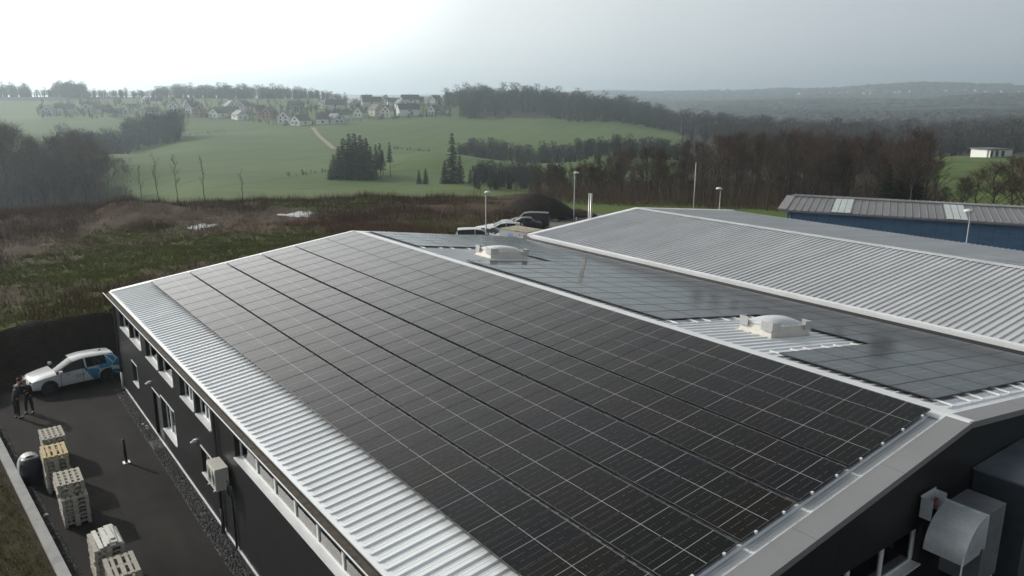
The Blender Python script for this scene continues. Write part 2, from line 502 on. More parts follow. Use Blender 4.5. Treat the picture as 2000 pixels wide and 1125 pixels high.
# gable ribbon window
f = MB(); gx0, gx1, gz0, gz1 = GW; Y0w = GY + 0.16
f.box(gx0, gx1, Y0w, Y0w + 0.06, gz0, gz0 + .07); f.box(gx0, gx1, Y0w, Y0w + 0.06, gz1 - .07, gz1)
for k in range(7):
    q = gx0 + 0.05 + k * (gx1 - gx0 - 0.1) / 6
    f.box(q - .05, q + .05, Y0w - .01, Y0w + 0.055, gz0 + .07, gz1 - .07)
gw = f.build("window", m_white, hall)
MB().box(gx0, gx1, Y0w + .025, Y0w + .035, gz0 + .07, gz1 - .07).build("pane", m_glass, gw)
MB().box(gx0 - .02, gx1 + .02, GY - 0.06, Y0w, gz0 - 0.03, gz0 + 0.01).build("sill", m_white, gw)
# small wall lamps
for (y, z) in ((34.27, 2.3), (27.2, 2.25)):
    q = MB(); q.box(WX - 0.10, WX, y - 0.05, y + 0.05, z - .04, z + .06); q.tube([(WX - .1, y, z), (WX - .2, y, z - .05)], 0.05, 8)
    q.build("wall_lamp", m_flash, hall)

# ---------------------------------------------------------------- second hall
E2X, E2Z, R2X, R2Z, E3X, E3Z = 31.8, 5.23, 42.0, 6.22, 53.4, 5.12
hall2 = empty("industrial_hall")
tag(hall2, "hall with plain ribbed grey metal roof beside the solar roof", "hall")
roof_sheet("roof", E2X, E2Z, R2X, R2Z, 3.0, 40.7, m_sheet2, hall2, h=0.085)
roof_sheet("roof", R2X, R2Z, E3X, E3Z, 3.0, 40.7, m_sheet2, hall2, h=0.07)
mm = MB()
for (xa, xb, za, zb) in ((R2X, R2X - .28, R2Z + .03, R2Z + .03 - .28 * .097), (R2X, R2X + .32, R2Z + .03, R2Z + .03 - .32 * .096)):
    mm.add([(xa, 3, za), (xb, 3, zb), (xb, 41.05, zb), (xa, 41.05, za), (xa, 3, za - .028), (xb, 3, zb - .028), (xb, 41.05, zb - .028), (xa, 41.05, za - .028)],
           [(0, 1, 2, 3), (4, 7, 6, 5), (0, 4, 5, 1), (1, 5, 6, 2), (2, 6, 7, 3), (3, 7, 4, 0)])
mm.build("ridge_cap", m_sheet2, hall2)
mm = MB()
for (xa, xb, za, zb) in ((E2X - .05, R2X, E2Z + .03, R2Z + .03), (R2X, E3X, R2Z + .03, E3Z + .03)):
    mm.add([(xa, 40.65, za), (xb, 40.65, zb), (xb, 41.05, zb), (xa, 41.05, za), (xa, 40.65, za - .2), (xb, 40.65, zb - .2), (xb, 41.05, zb - .2), (xa, 41.05, za - .2)],
           [(0, 1, 2, 3), (4, 7, 6, 5), (0, 4, 5, 1), (1, 5, 6, 2), (2, 6, 7, 3), (3, 7, 4, 0)])
mm.build("verge_cap", m_flash, hall2)
MB().prism([(E2X - .10, E2Z - .01), (E2X + .10, E2Z + .022), (E2X + .10, E2Z - .055), (E2X - .04, E2Z - .06), (E2X - .04, E2Z - .2), (E2X - .10, E2Z - .2)], 'y', 3, 40.64).build("eave_flashing", m_flash, hall2)
MB().box(E2X - .12, E2X + .1, 3, 40.9, E2Z - .52, E2Z - .21).build("gutter", m_pipe, hall2)
w2 = MB()
w2.prism([(E2X + .15, 0), (E3X - .2, 0), (E3X - .2, E3Z - .2), (R2X, R2Z - .2), (E2X + .15, E2Z - .2)], 'y', 3.3, 40.6)
w2.build("wall", m_gable, hall2)
fl = MB(); fl.cyl((37.5, 41.25, 2.0), 0.055, 5.6, 12)
q = fl.build("flue", plain("steel_flue", (0.40, 0.39, 0.36), 0.35, 0.5), hall2, True)
fl = MB(); fl.cyl((37.72, 41.25, 2.0), 0.085, 5.55, 12)
fl.build("flue", q.data.materials[0], hall2, True)

# ---------------------------------------------------------------- blue hall
bl = empty("storage_hall")
tag(bl, "blue clad hall with brownish grey standing seam roof at the right", "hall")
A = at_z(1522, 409, 4.1); B = at_z(2000, 437.5, 4.1)
dxy = Vector((B.x - A.x, B.y - A.y, 0)).normalized()
nrm = Vector((dxy.y, -dxy.x, 0))
if nrm.dot(Vector((A.x, A.y, 0))) < 0: nrm = -nrm       # away from the camera
L = 75.0
# ridge position: point on sight line (1540,383) in the plane through A perpendicular to the hall
v = ray(1540, 383); t = (Vector((A.x, A.y, 0)).dot(dxy)) / Vector((v.x, v.y, 0)).dot(dxy)
rp = Vector((v.x * t, v.y * t, H + v.z * t)); half = (Vector((rp.x, rp.y, 0)) - Vector((A.x, A.y, 0))).dot(nrm); rz = rp.z
half = max(half, 3.0)
bl.location = (A.x, A.y, 0); bl.rotation_euler = (0, 0, math.atan2(dxy.y, dxy.x))
# local frame: x along the hall, y = away (left of x) or reversed
sgn = 1 if Vector((-dxy.y, dxy.x, 0)).dot(nrm) > 0 else -1
def seam(name, ya, za, yb, zb, mat):
    mm = MB(); prof = []
    x = 0.0
    while x < L:
        prof += [(x, 0), (x + .02, .05), (x + .07, .05), (x + .09, 0)]; x += 0.62
    prof.append((L, 0))
    N = len(prof)
    mm.add([(p, ya, za + d) for p, d in prof] + [(p, yb, zb + d) for p, d in prof], [(i, i + 1, N + i + 1, N + i) for i in range(N - 1)])
    mm.add([(0, ya, za - .04), (L, ya, za - .04), (L, yb, zb - .04), (0, yb, zb - .04)], [(0, 1, 2, 3)])
    return mm.build(name, mat, bl, recalc=False)
m_roof3 = galv("brown_grey_roof", (0.165, 0.160, 0.165), 0.45, 0.15, 0.12, 0.6, (2, .4, 1))
seam("roof", 0, 4.1, sgn * half, rz, m_roof3)
seam("roof", sgn * half, rz, sgn * 2 * half, 4.1, m_roof3)
MB().box(0, L, sgn * half - .15, sgn * half + .15, rz + .03, rz + .10).build("ridge_cap", m_roof3, bl)
mm = MB(); e = 0.09
s1 = (rz - 4.1) / half
mm.add([(-.15, -.02 * sgn, 4.1 + e), (.65, -.02 * sgn, 4.1 + e), (.65, sgn * half, rz + e), (-.15, sgn * half, rz + e)] +
       [(-.15, -.02 * sgn, 4.0), (.65, -.02 * sgn, 4.0), (.65, sgn * half, rz - .08), (-.15, sgn * half, rz - .08)],
       [(0, 1, 2, 3), (4, 7, 6, 5), (0, 4, 5, 1), (1, 5, 6, 2), (2, 6, 7, 3), (3, 7, 4, 0)])
mm.build("verge_cap", plain("verge_metal", (0.21, 0.195, 0.20), 0.45), bl)
m_lite = plain("translucent_sheet", (0.42, 0.47, 0.45), 0.35, var=0.12, scale=1.2)
for xa in (4.55, 13.9, 23.4):
    q = MB()
    for k in range(3):
        a, b = xa + k * .55, xa + k * .55 + .50
        for (t0, t1, ee) in ((0.0, 1.0, .06),):
            q.add([(a, t0 * half * sgn, 4.1 + ee), (b, t0 * half * sgn, 4.1 + ee), (b, t1 * half * sgn * .97, 4.1 + (rz - 4.1) * .97 + ee), (a, t1 * half * sgn * .97, 4.1 + (rz - 4.1) * .97 + ee)] +
                  [(a, 0, 4.1 + ee - .02), (b, 0, 4.1 + ee - .02), (b, half * sgn * .97, 4.1 + (rz - 4.1) * .97 + ee - .02), (a, half * sgn * .97, 4.1 + (rz - 4.1) * .97 + ee - .02)],
                  [(0, 1, 2, 3), (4, 7, 6, 5), (0, 4, 5, 1), (1, 5, 6, 2), (2, 6, 7, 3), (3, 7, 4, 0)])
    q.build("rooflight", m_lite, bl)
MB().box(0, L, -.16 if sgn > 0 else .02, -.02 if sgn > 0 else .16, 3.93, 4.07).build("gutter", plain("grey_gutter", (.16, .17, .18), .45), bl)
q = MB(); q.prism([(sgn * .55, -1.0), (sgn * (2 * half - .55), -1.0), (sgn * (2 * half - .55), 3.95 + .55 * s1), (sgn * half, rz - .1), (sgn * .55, 3.95 + .55 * s1)], 'x', .7, L - .5)
q.build("wall", m_blue, bl)
MB().tube([(1.0, sgn * .42, 4.0), (1.0, sgn * .46, 0.0)], .06, 8).build("downpipe", plain("blue_downpipe", (.10, .17, .25), .45), bl, True)

# ---------------------------------------------------------------- solar panels
def pv_mat():
    t = NT("pv_glass")
    o = t.coord("Object"); s = t.sep(o)           # u along x (-.567...567), v along y (-.881...881)
    au = t.math('ABSOLUTE', s[0]); av = t.math('ABSOLUTE', s[1])
    cross = t.math('MAXIMUM', t.math('LESS_THAN', au, 0.0055), t.math('LESS_THAN', av, 0.0065))
    ends = t.math('GREATER_THAN', av, 0.862)
    white = t.math('MAXIMUM', cross, ends)
    # cell joints: 6 columns, dashed where the strings are soldered
    cu = t.math('ABSOLUTE', t.math('SUBTRACT', t.math('FRACT', t.math('DIVIDE', t.math('ADD', s[0], 0.0), 0.183)), 0.5))
    colj = t.math('GREATER_THAN', cu, 0.5 - 0.0036 / 0.183)
    dash = t.math('GREATER_THAN', t.noise(t.mapping(t.coord("Object"), (9, 6, 1)), 1.0, 1.0), 0.46)
    cv = t.math('ABSOLUTE', t.math('SUBTRACT', t.math('FRACT', t.math('DIVIDE', s[1], 0.0945)), 0.5))
    rowj = t.math('GREATER_THAN', cv, 0.5 - 0.0016 / 0.0945)
    fine = t.math('MAXIMUM', t.math('MULTIPLY', colj, dash), t.math('MULTIPLY', rowj, 0.30))
    inf = t.new("ShaderNodeObjectInfo").outputs["Random"]
    tint = t.ramp(inf, [(0.0, (0.004, 0.0045, 0.008)), (0.35, (0.005, 0.005, 0.005)), (0.6, (0.004, 0.006, 0.006)), (0.8, (0.0065, 0.0055, 0.0045)), (1.0, (0.005, 0.004, 0.0075))])
    dust = t.noise(t.pos(), 0.35, 5.0, 0.6)
    cell = t.mix(t.math('MULTIPLY', dust, 0.006), tint, (0.35, 0.33, 0.30))
    c1 = t.mix(fine, cell, (0.115, 0.115, 0.12))
    c2 = t.mix(white, c1, (0.36, 0.37, 0.38))
    t.set(t.p.inputs["Base Color"], c2)
    t.set(t.p.inputs["Roughness"], t.math('ADD', t.math('MULTIPLY', dust, 0.07), 0.07))
    t.p.inputs["IOR"].default_value = 1.31
    t.p.inputs["Specular IOR Level"].default_value = 0.5
    return t.mat
m_pv = pv_mat()
m_frame = plain("black_anodised_frame", (0.010, 0.010, 0.011), 0.4)
PW, PL, PT = 1.134, 1.762, 0.035
fr = MB()
hw, hl, b = PW / 2, PL / 2, 0.012
fr.box(-hw, -hw + b, -hl, hl, -PT, 0); fr.box(hw - b, hw, -hl, hl, -PT, 0)
fr.box(-hw + b, hw - b, -hl, -hl + b, -PT, 0); fr.box(-hw + b, hw - b, hl - b, hl, -PT, 0)
me_frame = fr.mesh("panel_frame", m_frame)
gp = MB(); gp.box(-hw + b, hw - b, -hl + b, hl - b, -0.028, -0.003)
me_pv = gp.mesh("panel_glass", m_pv)
ORD = "first second third fourth fifth sixth seventh eighth ninth tenth eleventh twelfth thirteenth fourteenth fifteenth sixteenth seventeenth eighteenth nineteenth twentieth twenty-first twenty-second twenty-third twenty-fourth twenty-fifth twenty-sixth twenty-seventh twenty-eighth twenty-ninth thirtieth thirty-first thirty-second thirty-third thirty-fourth thirty-fifth thirty-sixth thirty-seventh thirty-eighth thirty-ninth fortieth".split()
proto = None
m_rail = plain("bright_mounting_rail", (0.80, 0.80, 0.80), 0.4, 0.3, var=0.04)
def panel(c, slope, sgnx, label, group, rails=()):
    """c = centre of the top face; slope falls towards sgnx"""
    global proto
    if proto is None:
        r = bpy.data.objects.new("solar_panel", me_frame); link(r)
        gl = bpy.data.objects.new("glass", me_pv); link(gl, r)
        proto = r
    else:
        r = proto.copy(); link(r)
        gl = bpy.data.objects.new("glass", me_pv); link(gl, r)
    jx, jy = RNG.uniform(-.0014, .0014) * (1 if sgnx < 0 else .6), RNG.uniform(-.002, .002) * (1 if sgnx < 0 else .6)
    if sgnx > 0: jx += 0.0016          # tilt added to far-slope modules to lift their reflections above the treetops
    # local x = world -Y... local y = down the slope
    dn = Vector((sgnx * math.cos(slope), 0, -math.sin(slope)))
    up = Vector((sgnx * math.sin(slope), 0, math.cos(slope)))
    ux = dn.cross(up)
    m3 = Matrix((ux, dn, up)).transposed()
    q = m3.to_euler()
    q.rotate_axis('X', jx); q.rotate_axis('Y', jy)
    r.rotation_euler = q; r.location = c
    tag(r, label, "solar panel", group)
    return r
me_clamp = MB().box(-.025, .025, -.03, .03, -.045, .006).mesh("clamp", m_rail)
def clamps(r):
    for y in (-.45, .45):
        c = bpy.data.objects.new("clamp", me_clamp); c.location = (r["_cx"], y, 0); link(c, r)
    del r["_cx"]
VL = [0.0, 1.781, 3.620, 5.494, 7.351, 9.195]         # start of each row below the ridge
X0P, Z0P, Y0P, SL = 18.694, 6.817, 8.068, R(7.53)
for i, v0 in enumerate(VL):
    for j in range(28):
        d = v0 + PL / 2
        c = Vector((X0P - d * math.cos(SL), Y0P + (j + .5) * 1.15, Z0P - d * math.sin(SL)))
        pn = panel(c, SL, -1, "solar panel, near roof slope, %s row below ridge, %s panel from near gable" % (ORD[i], ORD[j]), "solar panels on the near roof slope")
        if j == 0:
            # which local side faces the near gable
            ux_ = pn.rotation_euler.to_matrix() @ Vector((1, 0, 0))
            pn["_cx"] = math.copysign(PW / 2 + .022, -ux_.y); clamps(pn)
XRP, ZRP, Y1P, SR = 19.878, 6.645, 8.568, 0.13345
for i in range(6):
    for j in range(28):
        if i < 3 and (4 <= j < 8 or 19 <= j < 23): continue
        d = i * 1.80 + 0.01 + PL / 2
        c = Vector((XRP + d * math.cos(SR), Y1P + (j + .5) * 1.15, ZRP - d * math.sin(SR)))
        panel(c, SR, 1, "solar panel, far roof slope, %s row below ridge, %s place from near gable" % (ORD[i], ORD[j]), "solar panels on the far roof slope")
# mounting rails that stick out at the ends of the far-slope array
def rails(yc, v0, n, side):
    for k in range(n):
        d = v0 + 0.22 + k // 2 * 1.8 + (k % 2) * 1.0 if False else v0 + 0.18 + k * 0.90 + (0.18 if k % 2 else 0)
        x = XRP + d * math.cos(SR); z = ZRP - d * math.sin(SR)
        o = MB().box(-.03, .03, -.28, .28, -.04, 0.0).build("mounting_rail", m_rail)
        o.location = (x, yc + side * .14, z - PT - .004); o.rotation_euler = (0, math.atan(math.tan(SR)), 0)
        where = {0: "near gable verge", 1: "before the near skylight", 2: "behind the near skylight", 3: "behind the farther skylight"}[rails.k]
        tag(o, "bright stub of mounting rail, %s below the ridge, %s" % (ORD[k], where), "rail", "mounting rail stubs at panel edges")
    rails.k += 1
rails.k = 0
rails(Y1P - .02, 0.0, 12, -1)
rails(Y1P + 4 * 1.15, 0.0, 6, 1)
rails(Y1P + 8 * 1.15, 0.0, 6, -1)
rails(Y1P + 23 * 1.15, 0.0, 6, -1)
# ================================================================ terrain
XW = 0.95      # scrub / lot boundary helper
# control columns: image column -> knots (distance, height)
def zk(x, d, y): return at_d(x, y, d).z
COLS = {}
def col(x, *kn):
    COLS[az_of(x)] = [(d, (zk(x, d, v) if kind == 'y' else v)) for (d, kind, v) in kn]
near = ((0.5, 'z', 0.0), (48, 'z', 0.05), (60, 'z', 0.2), (104, 'z', 0.35))
col(-500, *near, (118, 'z', -1), (150, 'z', -5), (260, 'z', -14), (420, 'z', -12), (650, 'z', 2), (900, 'z', 16), (1300, 'z', 5), (2500, 'z', 5), (5000, 'z', 40), (9000, 'z', 0))
col(0, *near, (118, 'z', -1), (150, 'z', -5), (260, 'z', -15), (420, 'y', 292), (600, 'y', 245), (800, 'y', 212), (930, 'y', 190), (1100, 'z', 8), (2500, 'z', -20), (5000, 'z', 10), (9000, 'z', 0))
col(200, *near, (118, 'z', -1), (150, 'z', -5), (240, 'z', -13), (290, 'y', 318), (340, 'y', 303), (400, 'z', -15), (450, 'z', -15), (500, 'y', 284), (580, 'y', 250), (660, 'y', 228), (800, 'y', 205), (930, 'y', 189), (1100, 'z', 8), (2500, 'z', -20), (5000, 'z', 10), (9000, 'z', 0))
col(400, *near, (118, 'z', -1), (150, 'z', -5), (255, 'y', 346), (400, 'y', 284), (480, 'y', 263), (530, 'y', 262), (590, 'y', 243), (690, 'y', 216), (800, 'y', 199), (900, 'y', 190), (1100, 'z', 5), (2500, 'z', -20), (5000, 'z', 30), (9000, 'z', 0))
col(640, *near, (118, 'z', -1), (150, 'z', -5), (250, 'y', 350), (400, 'y', 286), (560, 'y', 244), (680, 'y', 217), (800, 'y', 200), (880, 'y', 193), (1100, 'z', -5), (2500, 'z', -20), (5000, 'y', 184), (9000, 'z', 0))
col(850, *near, (118, 'z', -1), (150, 'z', -5), (245, 'y', 350), (290, 'y', 306), (315, 'y', 297), (360, 'z', -13), (410, 'y', 292), (560, 'y', 240), (650, 'y', 221), (740, 'y', 205), (830, 'y', 198), (1100, 'z', -25), (2500, 'z', -20), (5000, 'y', 181), (9000, 'z', 0))
col(1050, (0.5, 'z', 0), (48, 'z', 0), (95, 'z', 0.0), (115, 'z', 0.0), (140, 'z', -3.0), (200, 'y', 380), (250, 'y', 345), (290, 'y', 322), (330, 'z', -15), (400, 'y', 290), (560, 'y', 244), (650, 'y', 226), (740, 'y', 207), (830, 'y', 198), (1100, 'z', -30), (2500, 'z', -30), (5000, 'y', 178), (9000, 'z', 0))
col(1200, (0.5, 'z', 0), (48, 'z', 0), (95, 'z', 0), (112, 'z', -0.1), (140, 'z', -2.5), (220, 'y', 345), (330, 'y', 304), (480, 'y', 262), (580, 'y', 245), (680, 'y', 228), (800, 'y', 216), (1000, 'z', -20), (1700, 'z', -45), (2600, 'y', 195), (4600, 'y', 175), (9000, 'z', 0))
col(1350, (0.5, 'z', 0), (48, 'z', 0), (95, 'z', 0), (112, 'z', -0.1), (150, 'z', -2.5), (220, 'y', 340), (330, 'y', 305), (480, 'y', 272), (600, 'y', 262), (700, 'y', 256), (900, 'y', 252), (1200, 'y', 243), (1700, 'y', 222), (2600, 'y', 199), (4600, 'y', 174), (9000, 'z', 0))
col(1600, (0.5, 'z', 0), (48, 'z', 0), (95, 'z', 0), (112, 'z', -0.1), (150, 'z', -2.5), (220, 'y', 340), (330, 'y', 310), (480, 'y', 288), (600, 'y', 279), (750, 'y', 268), (1000, 'y', 250), (1300, 'y', 238), (1800, 'y', 219), (2400, 'y', 197), (3100, 'y', 186), (3900, 'y', 169), (9000, 'z', 0))
col(1790, (0.5, 'z', 0), (48, 'z', 0), (95, 'z', 0), (112, 'z', -0.1), (160, 'z', -2.5), (220, 'y', 345), (330, 'y', 307), (480, 'y', 292), (600, 'y', 281), (750, 'y', 268), (1000, 'y', 249), (1300, 'y', 236), (1800, 'y', 216), (2400, 'y', 196), (2900, 'y', 188), (3300, 'y', 176), (3800, 'y', 158), (9000, 'z', 0))
col(1930, (0.5, 'z', 0), (48, 'z', 0), (95, 'z', 0), (120, 'z', -1), (170, 'y', 395), (230, 'y', 342), (330, 'y', 303), (480, 'y', 296), (600, 'y', 280), (750, 'y', 264), (1000, 'y', 246), (1300, 'y', 232), (1800, 'y', 212), (2400, 'y', 190), (3100, 'y', 182), (3900, 'y', 166), (9000, 'z', 0))
col(2150, (0.5, 'z', 0), (48, 'z', 0), (95, 'z', 0), (120, 'z', -1), (170, 'z', -4), (230, 'y', 345), (330, 'y', 303), (480, 'y', 296), (600, 'y', 280), (750, 'y', 262), (1000, 'y', 240), (1300, 'y', 226), (1800, 'y', 208), (2600, 'y', 188), (3600, 'y', 182), (5600, 'y', 180), (9000, 'z', 0))
col(2700, (0.5, 'z', 0), (95, 'z', 0), (120, 'z', -1), (330, 'z', -10), (700, 'z', -20), (1300, 'z', -10), (3600, 'z', 10), (9000, 'z', 0))
AZS = np.array(sorted(COLS)); LD = np.linspace(math.log(0.5), math.log(9000), 900)
def smooth_interp(xs, ys, q):           # monotone-ish cubic (finite difference tangents, limited)
    xs, ys = np.array(xs), np.array(ys)
    h = np.diff(xs); dl = np.diff(ys) / h
    m = np.zeros(len(xs)); m[0], m[-1] = dl[0], dl[-1]
    for i in range(1, len(xs) - 1):
        m[i] = 0 if dl[i - 1] * dl[i] <= 0 else 2 * dl[i - 1] * dl[i] / (dl[i - 1] + dl[i])
    i = np.clip(np.searchsorted(xs, q) - 1, 0, len(xs) - 2); t = (q - xs[i]) / h[i]
    return ((2 * t**3 - 3 * t**2 + 1) * ys[i] + (t**3 - 2 * t**2 + t) * h[i] * m[i] + (-2 * t**3 + 3 * t**2) * ys[i + 1] + (t**3 - t**2) * h[i] * m[i + 1])
TAB = np.array([smooth_interp([math.log(d) for d, z in COLS[a]], [z for d, z in COLS[a]], LD) for a in AZS])
def vnoise(x, y, seed=0):
    """value noise on arrays"""
    xi, yi = np.floor(x).astype(np.int64), np.floor(y).astype(np.int64)
    fx, fy = x - xi, y - yi
    fx, fy = fx * fx * (3 - 2 * fx), fy * fy * (3 - 2 * fy)
    def hsh(a, b):
        n = (a * 374761393 + b * 668265263 + seed * 974711) & 0x7fffffff
        n = ((n ^ (n >> 13)) * 1274126177) & 0x7fffffff
        return ((n ^ (n >> 16)) & 0xffff) / 65535.0
    return (hsh(xi, yi) * (1 - fx) + hsh(xi + 1, yi) * fx) * (1 - fy) + (hsh(xi, yi + 1) * (1 - fx) + hsh(xi + 1, yi + 1) * fx) * fy
def fbm(x, y, sc_, seed=0, oct=4):
    s, a = 0, 0.5
    for k in range(oct):
        s = s + a * vnoise(x / sc_ * 2**k, y / sc_ * 2**k, seed + k); a *= 0.5
    return s / (1 - 0.5**oct) - 0.5
def sstep(a, b, x):
    t = np.clip((x - a) / (b - a), 0, 1); return t * t * (3 - 2 * t)
AZ_LOT0, AZ_LOT1 = az_of(872, 450), az_of(1070, 400)
def lot_mask(X, Y):       # 1 on the paved/gravel lot and the meadow, 0 on the scrub field
    a = np.arctan2(X, Y); d = np.hypot(X, Y)
    edge = AZ_LOT0 + (AZ_LOT1 - AZ_LOT0) * sstep(70, 100, d)
    return sstep(-0.006, 0.006, a - edge)
PUD = []                  # (centre, half width across the view, half depth)
def hgt(X, Y):
    X, Y = np.asarray(X, float), np.asarray(Y, float)
    a = np.arctan2(X, Y); d = np.maximum(np.hypot(X, Y), 0.6)
    ai = np.clip(a, AZS[0], AZS[-1])
    i = np.clip(np.searchsorted(AZS, ai) - 1, 0, len(AZS) - 2)
    t = (ai - AZS[i]) / (AZS[i + 1] - AZS[i]); t = t * t * (3 - 2 * t) * .5 + t * .5
    j = np.clip((np.log(d) - LD[0]) / (LD[1] - LD[0]), 0, len(LD) - 1.001); j0 = j.astype(int); tj = j - j0
    z0 = TAB[i, j0] * (1 - tj) + TAB[i, j0 + 1] * tj
    z1 = TAB[i + 1, j0] * (1 - tj) + TAB[i + 1, j0 + 1] * tj
    z = z0 * (1 - t) + z1 * t
    # relief that grows with distance
    z = z + fbm(X, Y, 60, 3, 4) * 2.0 * sstep(130, 260, d) + fbm(X, Y, 420, 5, 4) * 22 * sstep(850, 1500, d) + fbm(X, Y, 1300, 9, 4) * 75 * sstep(1800, 3500, d)
    # rough scrub field beyond the yard: dark bank, humps and a brow of overgrown spoil
    front = (np.abs(a - YAW) < 1.3) | (Y > 30)
    scrub = (1 - lot_mask(X, Y)) * sstep(44.6, 47.5, Y + 0.28 * (6.5 - X) * (X < 6.5)) * front * (1 - sstep(112, 128, d))
    cut = (1 - lot_mask(X, Y)) * front * sstep(44.5, 46.7 + .5 * fbm(X, Y, 2.5, 15, 3), Y + 0.55 * np.clip(1.2 - X, 0, 3))
    z = z + cut * (2.05 + .5 * fbm(X, Y, 3.0, 17, 3)) * (1 - sstep(49, 90, d))
    z = z + scrub * (0.35 + 1.2 * np.clip(fbm(X, Y, 7, 21, 4), -.3, .5) + 0.35 * fbm(X, Y, 2.2, 31, 3))
    brow = scrub * np.exp(-((d - 98 - 6 * fbm(a * 60, a * 0, 1.5, 40, 2)) / 8.5)**2)
    hi = sstep(az_of(110), az_of(200), a) * (1 - .55 * sstep(az_of(700), az_of(960), a))
    z = z + brow * (.2 + .55 * hi + (1.3 + .9 * hi) * np.clip(fbm(X, Y, 9, 51, 4) + 0.10, 0, 1) * 1.3)
    for (pc, ra, rb) in PUD:
        lx_ = (X - pc[0]) * CR.x + (Y - pc[1]) * CR.y; ly_ = -(X - pc[0]) * CR.y + (Y - pc[1]) * CR.x
        rr = np.sqrt((lx_ / ra)**2 + (ly_ / rb)**2)
        m_ = 1 - sstep(1.0, 2.6, rr)
        z = z * (1 - m_) + m_ * (pc[2] - .05 + 1.0 * np.maximum(fbm(lx_ * .5 + 300, ly_ + 300, .9, 71, 4) + .01, 0) + .16 * sstep(.4, 1.0, rr))
    return z
def hz(x, y): return float(hgt(np.array([x]), np.array([y]))[0])
_p1, _p2 = at_z(403, 441.5, .55), at_z(598, 417.5, .60)
PUD += [((_p1.x, _p1.y, .55), 3.0, 3.9), ((_p2.x, _p2.y, .60), 5.6, 4.6)]
_bl = [(at_z(90, 470, .3), 17, -.36), (at_z(330, 468, .3), 13, -.25), (at_z(620, 440, .3), 14, -.25), (at_z(900, 420, .3), 18, -.35), (at_z(430, 424, .3), 11, .50), (at_z(620, 412, .3), 8, .40), (at_z(740, 412, .3), 9, .50), (at_z(110, 560, .3), 9, .30), (at_z(330, 500, .3), 8, .22)]
def cover(X, Y):          # 1 where green grass grows, 0 where last year's dead weeds stand
    c = .62 + 1.3 * fbm(X, Y, 14, 91, 4)
    for p_, r_, w_ in _bl: c = c + w_ * np.exp(-((X - p_.x)**2 + (Y - p_.y)**2) / r_**2)
    c = c - .40 * sstep(88, 99, np.hypot(X, Y))
    return np.clip(c, 0, 1)
# polar sheet, dense where the camera looks
azs = np.concatenate([np.linspace(YAW - math.pi, YAW - 0.78, 60)[:-1], np.linspace(YAW - 0.78, YAW + 0.78, 520)[:-1], np.linspace(YAW + 0.78, YAW + math.pi, 60)])
ds = np.concatenate([[0.6, 5, 12, 20, 28, 34, 38], np.arange(41, 52, 0.4), np.arange(52, 130, 0.8), np.exp(np.linspace(math.log(130), math.log(9000), 240))])
A_, D_ = np.meshgrid(azs, ds, indexing='ij')
GXx, GYy = D_ * np.sin(A_), D_ * np.cos(A_)
GZz = hgt(GXx, GYy)
na, nd = A_.shape
# the yard and the halls stand on their own sheets: keep the ground just under them
inb = (GXx > -3) & (GXx < 60) & (GYy > -20) & (GYy < 44)
GZz = np.where(inb, -0.12, GZz)
V = np.stack([GXx, GYy, GZz], -1).reshape(-1, 3)
idx = np.arange(na * nd).reshape(na, nd)
F = np.stack([idx[:-1, :-1], idx[:-1, 1:], idx[1:, 1:], idx[1:, :-1]], -1).reshape(-1, 4)
cx = V[F].mean(1)
ca = np.arctan2(cx[:, 0], cx[:, 1]); cd = np.hypot(cx[:, 0], cx[:, 1])
# image-free zones: by distance and bearing
def az_px(x): return az_of(x)
lot = lot_mask(cx[:, 0], cx[:, 1]) > 0.5
zone = np.full(len(F), 1)                        # 1 field
zone[(cd < 128)] = 0                             # 0 rough ground / scrub
lotz = lot & (cd < 98) & (np.abs(ca - YAW) < 0.9)
zone[lotz] = 4                                   # 4 gravel lot
zone[lot & (cd >= 98) & (cd < 128)] = 5          # 5 meadow
zone[(cd >= 128) & (cd < 215)] = 2               # 2 valley floor, leaf litter
zone[(cd >= 128) & (cd < 215) & (ca > az_px(215)) & (ca < az_px(1080))] = 5
soilz = (zone == 0) & (cx[:, 1] > 43) & (cx[:, 1] < 46.75 + 1.0 * fbm(cx[:, 0], cx[:, 1], 3, 66, 3) - .5 * np.clip(1.2 - cx[:, 0], 0, 3)) & (cx[:, 0] > -25) & (cx[:, 0] < 45)
zone[soilz] = 6
zone[(cd >= 145) & (cd < 340) & (ca > az_px(1815))] = 5
far = cd > 860
zone[far] = 3                                    # 3 far wooded country
wood_hill = (ca > az_px(905)) & (ca < az_px(1420)) & (cd > 615 + 40 * fbm(ca * 90, ca * 0, 1.0, 8, 3)) & (cd < 900)
zone[wood_hill] = 2
zone[(ca > az_px(1340)) & (cd > 215) & (cd < 900) & ~((ca > az_px(1815)) & (cd < 340))] = 2
zone[(ca < az_px(190) - (cd - 260) / 900.0 * 0.0) & (cd > 128) & (cd < 330)] = 2

